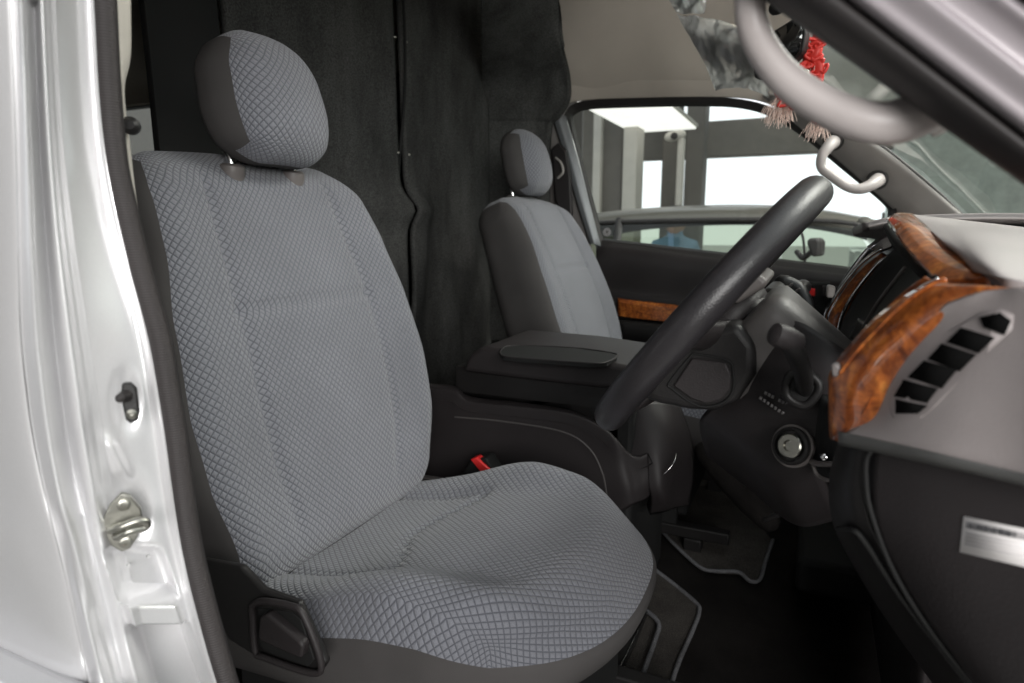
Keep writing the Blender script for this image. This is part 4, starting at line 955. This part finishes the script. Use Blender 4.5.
vis('sun_visor', 'folded sun visor still wrapped in crumpled clear plastic, hanging left of the mirror',
 [[un(680, 16, 1.55), un(720, 24, 1.50), un(765, 34, 1.44)], [un(692, 40, 1.55), un(730, 48, 1.50), un(770, 56, 1.44)], [un(702, 56, 1.56), un(738, 62, 1.51), un(772, 70, 1.45)]],
 [[un(676, 12, 1.52), un(700, 18, 1.49), un(730, 24, 1.46), un(766, 32, 1.41)], [un(690, 38, 1.52), un(712, 44, 1.49), un(738, 48, 1.45), un(770, 54, 1.40)], [un(704, 62, 1.52), un(726, 70, 1.49), un(748, 68, 1.45), un(772, 72, 1.41)], [un(716, 92, 1.52), un(732, 88, 1.49), un(750, 90, 1.46), un(768, 97, 1.43)]])
vw = thing('vanity_mirror', 'small clear wrapped mirror pad up on the ceiling at the left of the visor', 'mirror', tuple(un(690, 5, 1.6)))
plate('pad', [un(x, y, 1.60) for x, y in [(664, -12), (694, -10), (703, 12), (680, 12)]], M['gwall'], vw, .012, (0, 1, .3), .003)
loft('plastic_wrap', [[un(660, -20, 1.58), un(680, -20, 1.57), un(700, -20, 1.56)], [un(668, -2, 1.58), un(688, 0, 1.57), un(706, 0, 1.56)], [un(676, 12, 1.58), un(690, 14, 1.57), un(704, 13, 1.56)]], M['film'], vw, .0006, n=10, k=10, disp=lambda v, a, b: v+V(0, -1, 0)*.012*noise.noise(v*60))
def tassel(label, knots, fringe, Y, ns, L):
    t = thing('red_tassel', label, 'tassel', tuple(un(*knots[0], Y)), 'red lucky charms on the mirror')
    vs = []; F = []
    tube('ribbon', [un(x, y, Y+.004*(i % 2)) for i, (x, y) in enumerate(knots)], [.005]+[.011, .016, .012, .014][:len(knots)-2]+[.009], M['redcloth'], t, n=5, flat=.6)
    for x, y in knots[1:]:
        c = un(x, y, Y-.004)
        for q in range(3):
            a = random.uniform(0, 6.28); tube('ribbon_loop', [c, c+V(math.cos(a)*.014, -.006, math.sin(a)*.014), c+V(math.cos(a+1)*.016, -.004, math.sin(a+1)*.012), c+V(0, 0, -.003)], .0028, M['redcloth'], t, n=4, seg=6)
    fx, fy = fringe
    for k in range(ns):
        a = random.uniform(-.9, .9)-.25; l = L*random.uniform(.6, 1.1)
        p0 = un(fx, fy, Y)+V(random.uniform(-.012, .012), random.uniform(-.01, .01), random.uniform(-.006, .012))
        p1 = p0+V(math.sin(a)*l*.6, random.uniform(-.01, .01), -math.cos(a)*l*.5); p2 = p1+V(math.sin(a)*l*.3, 0, -l*.5)
        b = len(vs); r = .00042
        for p in (p0, p1, p2):
            for s in range(4):
                an = s*math.pi/2; vs.append(p+V(math.cos(an)*r, math.sin(an)*r, 0))
        for i in range(2):
            for s in range(4): F.append((b+i*4+s, b+i*4+(s+1) % 4, b+i*4+4+(s+1) % 4, b+i*4+4+s))
    if ns: obj('fringe', vs, F, M['straw'], t)
tassel('red charm knot with spread pale fringe strands, the leftmost of the mirror charms', [(776, 92), (783, 99), (793, 103), (801, 102)], (782, 104), 1.30, 150, .036)
tassel('small red charm with a short pale tip below the big grab handle', [(812, 100), (816, 110), (822, 122)], (818, 126), 1.27, 60, .026)
tassel('long red ribbon bundle hanging beside the mirror inside the big handle loop', [(819, 22), (817, 40), (814, 52), (808, 60), (817, 68), (815, 100)], (814, 62), 1.22, 6, .012)
# ------------------------------------------------------------------ garage round the van
def struct(o): o['kind'] = 'structure'; return o
struct(box('ground', (-60, -60, -.1), (60, 60, 0), M['conc'], None, 0))
YW = 9.0
def wallbox(name, label, cat, pl_, pt_, pr_, pb_, Y, thick, m, group=None):
    a = un(pl_, pt_, Y); b = un(pr_, pb_, Y)
    o = box(name, (min(a.x, b.x), Y, min(a.z, b.z)), (max(a.x, b.x), Y+thick, max(a.z, b.z)), m, None, .005)
    return meta(o, label, cat, group)
zop = 2.45
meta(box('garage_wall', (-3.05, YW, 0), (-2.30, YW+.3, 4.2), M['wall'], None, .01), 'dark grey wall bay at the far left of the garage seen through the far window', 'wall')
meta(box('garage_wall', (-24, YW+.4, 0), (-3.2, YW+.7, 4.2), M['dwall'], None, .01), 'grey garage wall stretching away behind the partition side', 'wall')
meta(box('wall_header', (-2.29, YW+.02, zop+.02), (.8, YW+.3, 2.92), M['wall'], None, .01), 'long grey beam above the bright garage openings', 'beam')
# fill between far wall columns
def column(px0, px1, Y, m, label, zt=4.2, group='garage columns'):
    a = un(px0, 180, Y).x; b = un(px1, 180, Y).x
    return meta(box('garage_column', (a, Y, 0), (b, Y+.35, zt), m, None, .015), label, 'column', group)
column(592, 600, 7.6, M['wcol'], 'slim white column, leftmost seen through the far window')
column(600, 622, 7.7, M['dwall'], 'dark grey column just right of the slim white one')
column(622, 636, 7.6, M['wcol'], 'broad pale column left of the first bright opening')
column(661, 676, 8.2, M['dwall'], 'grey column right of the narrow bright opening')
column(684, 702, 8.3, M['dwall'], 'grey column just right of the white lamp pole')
fp = thing('lamp_pole', 'white pole with a round head between the two grey columns', 'lamp pole', tuple(un(679, 200, 7.9)*1))
pb = un(679, 200, 7.9)
tube('pole', [V(pb.x, pb.y, .0), V(pb.x, pb.y, un(679, 140, 7.9).z)], .045, M['wcol'], fp, n=1)
hd = un(674, 137, 7.9)
tube('lamp_head', [hd+V(-.05, 0, 0), hd+V(.08, 0, .02)], .06, M['wcol'], fp, n=1)
lathe('lens', hd+V(.02, -.08, 0), (0, -1, 0), [(.04, 0), (.04, .02), (.02, .03)], M['rub2'], fp, 16)
# ceiling with bright openings between slabs
meta(box('ceiling_slab', (-9, 2.6, 4.2), (6, 5.4, 4.4), M['ceil'], None, .01), 'pale garage ceiling slab over the champagne car', 'ceiling', None)
meta(box('ceiling_slab', (-9, 6.8, 4.2), (-2.0, 9.6, 4.4), M['ceil'], None, .01), 'pale garage ceiling slab above the left columns', 'ceiling', None)
meta(box('ceiling_beam', (.3, 5.2, 3.15), (6, 5.6, 3.45), M['ceil'], None, .01), 'pale beam seen through the windscreen inside the big handle loop', 'beam', None)
meta(box('ceiling_beam', (-1.3, 6.8, 3.3), (6, 7.2, 3.7), M['ceil'], None, .01), 'second pale ceiling beam farther back over the bright opening', 'beam', None)
meta(box('ceiling_slab', (-.5, 2.4, 3.70), (4.4, 8.9, 3.85), M['ceil'], None, .01), 'pale ceiling slab ahead of the van, seen inside the big handle loop', 'ceiling')
meta(box('ceiling_slab', (-9, -4.2, 3.3), (9, -.9, 3.45), M['dwall'], None, .01), 'unseen slab added over the open door side to block light from above', 'ceiling')  # added out of view so less sky light falls on the cushion
meta(box('light_block_wall', (-9, -4.4, 0), (9, -4.2, 2.9), M['dwall'], None, .01), 'unseen grey wall added behind the viewer to block low light at the door', 'wall')  # added out of view to keep flat low light off the cab
def lightbox(label, lo, hi, e):
    m, nt, b = nmat('lamp_glow'); b.inputs['Emission Color'].default_value = (1, .97, .92, 1); b.inputs['Emission Strength'].default_value = e
    t = thing('ceiling_light', label, 'ceiling light', ((lo[0]+hi[0])/2, (lo[1]+hi[1])/2, hi[2]), 'garage ceiling lights')
    box('diffuser', (lo[0]+.02, lo[1]+.02, lo[2]), (hi[0]-.02, hi[1]-.02, lo[2]+.02), m, t, 0)
    box('housing', (lo[0], lo[1], lo[2]+.021), hi, M['wcol'], t, .005)
lightbox('bright white ceiling panel light seen through the top of the far window', (-2.12, 6.0, 2.70), (-1.32, 8.12, 2.76), 1.0)
lightbox('unseen panel light added ahead of the windscreen to brighten the cab', (1.2, 1.3, 3.55), (2.6, 3.3, 3.65), 20)  # added light source out of view, lifts the headliner and dash top
lightbox('second unseen panel light added ahead of the windscreen, on the far side', (1.4, 4.6, 3.55), (2.6, 5.4, 3.65), 10)  # another added source out of view, for light through the windscreen
meta(box('upper_wall', (-.45, YW+.05, 3.0), (1.0, YW+.35, 4.2), M['ceil'], None, .01), 'pale upper wall strip under the ceiling slab beyond the windscreen', 'wall')
meta(box('end_wall', (.8, YW-.05, 0), (6.0, YW+.25, 4.2), M['gwall'], None, .01), 'grey green end wall of the garage beyond the windscreen', 'wall')
meta(box('side_wall', (4.4, -2, 0), (4.6, 9, 3.0), M['gwall'], None, .01), 'grey green garage wall ahead of the van seen through the windscreen', 'wall')
sh = thing('workshop_shelf', 'low dark shelf with red and black goods against the green wall ahead of the van', 'shelf', (4.0, 5.5, 0))
box('shelf_frame', (4.05, 4.4, 0), (4.35, 7.0, 1.35), M['dwall'], sh, .01)
for k, (y, c) in enumerate(((4.7, 'red'), (5.3, 'black'), (5.9, 'wcol'), (6.4, 'black'))):
    box('goods', (4.08, y, 1.352), (4.3, y+.35, 1.66+.05*(k % 2)), M[c], sh, .01)
# champagne car beside the van
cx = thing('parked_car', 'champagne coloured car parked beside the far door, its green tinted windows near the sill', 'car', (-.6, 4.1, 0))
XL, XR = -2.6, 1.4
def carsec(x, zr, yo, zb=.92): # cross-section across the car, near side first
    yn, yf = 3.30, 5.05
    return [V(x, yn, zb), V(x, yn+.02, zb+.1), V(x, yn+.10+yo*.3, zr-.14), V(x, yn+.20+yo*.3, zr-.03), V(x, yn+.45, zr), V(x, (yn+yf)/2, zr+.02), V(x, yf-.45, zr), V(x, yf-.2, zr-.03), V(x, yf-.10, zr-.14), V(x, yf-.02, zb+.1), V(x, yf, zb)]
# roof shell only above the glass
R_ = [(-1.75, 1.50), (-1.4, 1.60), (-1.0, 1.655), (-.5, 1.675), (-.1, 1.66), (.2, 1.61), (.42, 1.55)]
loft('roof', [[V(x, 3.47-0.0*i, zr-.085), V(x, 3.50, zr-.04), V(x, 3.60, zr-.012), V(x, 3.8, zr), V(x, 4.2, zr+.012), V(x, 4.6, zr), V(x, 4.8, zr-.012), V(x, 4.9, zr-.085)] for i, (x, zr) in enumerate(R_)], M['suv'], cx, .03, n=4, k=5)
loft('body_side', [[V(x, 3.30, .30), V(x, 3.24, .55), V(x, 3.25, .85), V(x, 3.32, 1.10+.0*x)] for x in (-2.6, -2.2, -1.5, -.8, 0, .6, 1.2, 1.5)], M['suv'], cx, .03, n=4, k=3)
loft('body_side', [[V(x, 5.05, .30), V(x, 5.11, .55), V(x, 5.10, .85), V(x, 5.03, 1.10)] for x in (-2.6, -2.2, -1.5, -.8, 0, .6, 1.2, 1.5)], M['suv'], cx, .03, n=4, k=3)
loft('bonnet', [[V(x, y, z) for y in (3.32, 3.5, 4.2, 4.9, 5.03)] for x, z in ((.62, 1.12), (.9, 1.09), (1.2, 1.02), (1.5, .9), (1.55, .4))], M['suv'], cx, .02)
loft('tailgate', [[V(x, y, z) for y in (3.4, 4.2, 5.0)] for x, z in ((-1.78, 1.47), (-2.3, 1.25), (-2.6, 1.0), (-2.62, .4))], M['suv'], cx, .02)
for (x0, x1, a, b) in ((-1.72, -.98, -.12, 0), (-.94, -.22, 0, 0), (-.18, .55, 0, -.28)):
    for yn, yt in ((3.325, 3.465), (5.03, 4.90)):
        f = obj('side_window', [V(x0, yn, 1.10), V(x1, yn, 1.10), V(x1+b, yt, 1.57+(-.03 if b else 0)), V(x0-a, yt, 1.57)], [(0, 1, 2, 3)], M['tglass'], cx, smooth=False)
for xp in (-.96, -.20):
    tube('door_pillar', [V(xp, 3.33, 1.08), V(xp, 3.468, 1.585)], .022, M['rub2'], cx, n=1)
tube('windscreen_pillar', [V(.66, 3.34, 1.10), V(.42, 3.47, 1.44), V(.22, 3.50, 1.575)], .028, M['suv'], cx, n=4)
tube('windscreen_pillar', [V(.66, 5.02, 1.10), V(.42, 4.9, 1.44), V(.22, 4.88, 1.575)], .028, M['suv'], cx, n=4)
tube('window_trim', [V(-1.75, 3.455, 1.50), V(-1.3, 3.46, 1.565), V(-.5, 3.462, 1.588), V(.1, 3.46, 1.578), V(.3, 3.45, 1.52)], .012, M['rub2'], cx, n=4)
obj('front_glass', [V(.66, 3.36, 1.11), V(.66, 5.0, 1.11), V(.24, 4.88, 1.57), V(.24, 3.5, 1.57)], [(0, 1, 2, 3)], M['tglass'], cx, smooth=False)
box('cabin_floor', (-1.9, 3.36, .3), (.9, 5.0, .5), M['dwall'], cx, .01)
for x in (-1.2, -.1):
    for y in (3.55, 4.35):
        box('seat', (x-.35, y, .5), (x-.2, y+.5, 1.22), M['dwall'], cx, .05, bseg=3)
for x in (-1.75, 1.0):
    for y in (3.42, 4.93):
        lathe('wheel', V(x, y, .32), (0, 1, 0), [(.18, -.1), (.30, -.1), (.32, -.08), (.32, .08), (.30, .1), (.18, .1)], M['tyre'], cx, 28)
wm = plate('wing_mirror', [un(x, y, 3.10) for x, y in [(806, 243), (808, 238), (818, 238), (820, 243), (819, 256), (811, 257)]], M['rub2'], cx, .08, (.3, .9, 0), .012, bseg=3)
tube('mirror_arm', [un(797, 252, 3.2), un(803, 258, 3.18), un(811, 252, 3.15)], .012, M['rub2'], wm)
tube('aerial', [un(796, 220, 3.3), un(803, 238, 3.3), un(805, 262, 3.3)], .006, M['rub2'], cx)
# far white vehicle in the bright yard
jp = thing('parked_jeep', 'small pale off roader standing far off in the glaring yard', 'car', tuple(V(un(868, 240, 12).x, 12, 0)))
a = un(856, 240, 12)
loft('jeep_body', [[V(a.x+x, 12+y, z) for y, z in ((0, .4), (-.05, .7), (0, 1.1), (.1, 1.15), (1.6, 1.15), (1.7, 1.1), (1.7, .4))] for x in (0, .3, 1.2, 2.2, 3.2, 3.4)], M['wht'], jp, .03, n=3, k=2)
loft('jeep_cab', [[V(a.x+.5+x, 12.1+y, z) for y, z in ((0, 1.1), (.05, 1.75), (.15, 1.8), (1.4, 1.8), (1.5, 1.75), (1.55, 1.1))] for x in (0, .1, 1.5, 2.1)], M['dwall'], jp, .03, n=3, k=2)
lathe('jeep_wheel', V(a.x+.6, 12, .4), (0, 1, 0), [(.1, -.12), (.4, -.12), (.4, .12), (.1, .12)], M['tyre'], jp, 24)
lathe('jeep_wheel', V(a.x+2.6, 12, .4), (0, 1, 0), [(.1, -.12), (.4, -.12), (.4, .12), (.1, .12)], M['tyre'], jp, 24)
# person beyond the champagne car
def person(x, y):
    t = thing('person', 'person in a light blue shirt standing behind the champagne car', 'person', (x, y, 0))
    J = {'pel': (0, 0, .95), 'waist': (0, 0, 1.10), 'chest': (0, 0, 1.32), 'neck': (0, 0, 1.47), 'hd': (0, -.01, 1.56), 'top': (0, 0, 1.68),
         'ls': (-.17, 0, 1.40), 'le': (-.24, .02, 1.14), 'lh': (-.22, -.06, .92), 'lf': (-.22, -.08, .82), 'rs': (.17, 0, 1.40), 're': (.24, .02, 1.14), 'rh': (.22, -.06, .92), 'rf': (.22, -.08, .82),
         'lk': (-.10, 0, .50), 'la': (-.11, .02, .09), 'lt': (-.11, -.14, .04), 'rk': (.10, 0, .50), 'ra': (.11, .02, .09), 'rt': (.11, -.14, .04)}
    Rr = {'pel': .15, 'waist': .135, 'chest': .15, 'neck': .055, 'hd': .085, 'top': .075, 'ls': .065, 'le': .042, 'lh': .03, 'lf': .028, 'rs': .065, 're': .042, 'rh': .03, 'rf': .028, 'lk': .065, 'la': .045, 'lt': .04, 'rk': .065, 'ra': .045, 'rt': .04}
    Ed = [('pel', 'waist'), ('waist', 'chest'), ('chest', 'neck'), ('neck', 'hd'), ('hd', 'top'), ('chest', 'ls'), ('ls', 'le'), ('le', 'lh'), ('lh', 'lf'), ('chest', 'rs'), ('rs', 're'), ('re', 'rh'), ('rh', 'rf'), ('pel', 'lk'), ('lk', 'la'), ('la', 'lt'), ('pel', 'rk'), ('rk', 'ra'), ('ra', 'rt')]
    ks = list(J)
    me = bpy.data.meshes.new('body'); me.from_pydata([V(*J[k])+V(x, y, 0) for k in ks], [(ks.index(a), ks.index(b)) for a, b in Ed], [])
    o = bpy.data.objects.new('body', me); COL.objects.link(o); link(o, t); me.materials.append(M['shirt'])
    o.modifiers.new('sk', 'SKIN'); o.modifiers.new('ss', 'SUBSURF').render_levels = 2
    for i, k in enumerate(ks): me.skin_vertices[0].data[i].radius = (Rr[k]*(1.25 if k in ('chest', 'pel', 'waist') else 1), Rr[k]*.85)
    me.skin_vertices[0].data[0].use_root = True
    lathe('head', V(x, y-.01, 1.50), (0, 0, 1), [(.05, 0), (.085, .05), (.10, .12), (.09, .18), (.05, .225)], M['skin'], t, 20)
    lathe('hair', V(x, y+.01, 1.60), (0, 0, 1), [(.101, 0), (.107, .05), (.095, .10), (.05, .14)], M['hair'], t, 20)
pp = un(675, 235, 5.8)
person(pp.x, 5.8)
# ------------------------------------------------------------------ camera, light, render
cam = bpy.data.cameras.new('camera'); co = bpy.data.objects.new('camera', cam); COL.objects.link(co)
rotm = Matrix((cR, cU, -cF)).transposed()
co.matrix_world = Matrix.Translation(O) @ rotm.to_4x4()
cam.sensor_width = 36; cam.lens = 36*FPX/1024; cam.clip_start = .01; cam.clip_end = 500
cam.dof.use_dof = True; cam.dof.focus_distance = .74; cam.dof.aperture_fstop = 7.0
scn.camera = co
wd_ = bpy.data.worlds.new('World'); scn.world = wd_; wd_.use_nodes = True
bg = wd_.node_tree.nodes['Background']; bg.inputs[0].default_value = (.93, .965, 1.0, 1); bg.inputs[1].default_value = 1.45
def area(name, loc, target, size, power, col=(1, 1, 1)):
    l = bpy.data.lights.new(name, 'AREA'); l.shape = 'RECTANGLE'; l.size, l.size_y = size; l.energy = power; l.color = col
    o = bpy.data.objects.new(name, l); COL.objects.link(o); o.location = loc
    o.rotation_euler = (Vector(target)-Vector(loc)).to_track_quat('-Z', 'Y').to_euler(); return o
area('unseen_key_light', (1.1, -1.25, 1.95), (-.5, .7, 1.45), (1.2, .8), 56, (1.0, .985, .965))  # unseen key light added outside the door for seat and pillar
scn.view_settings.view_transform = 'Standard'; scn.view_settings.look = 'None'; scn.view_settings.exposure = 0; scn.view_settings.gamma = 1
scn.render.engine = 'CYCLES'
scn.cycles.max_bounces = 10; scn.cycles.transparent_max_bounces = 16
scn.cycles.use_denoising = True
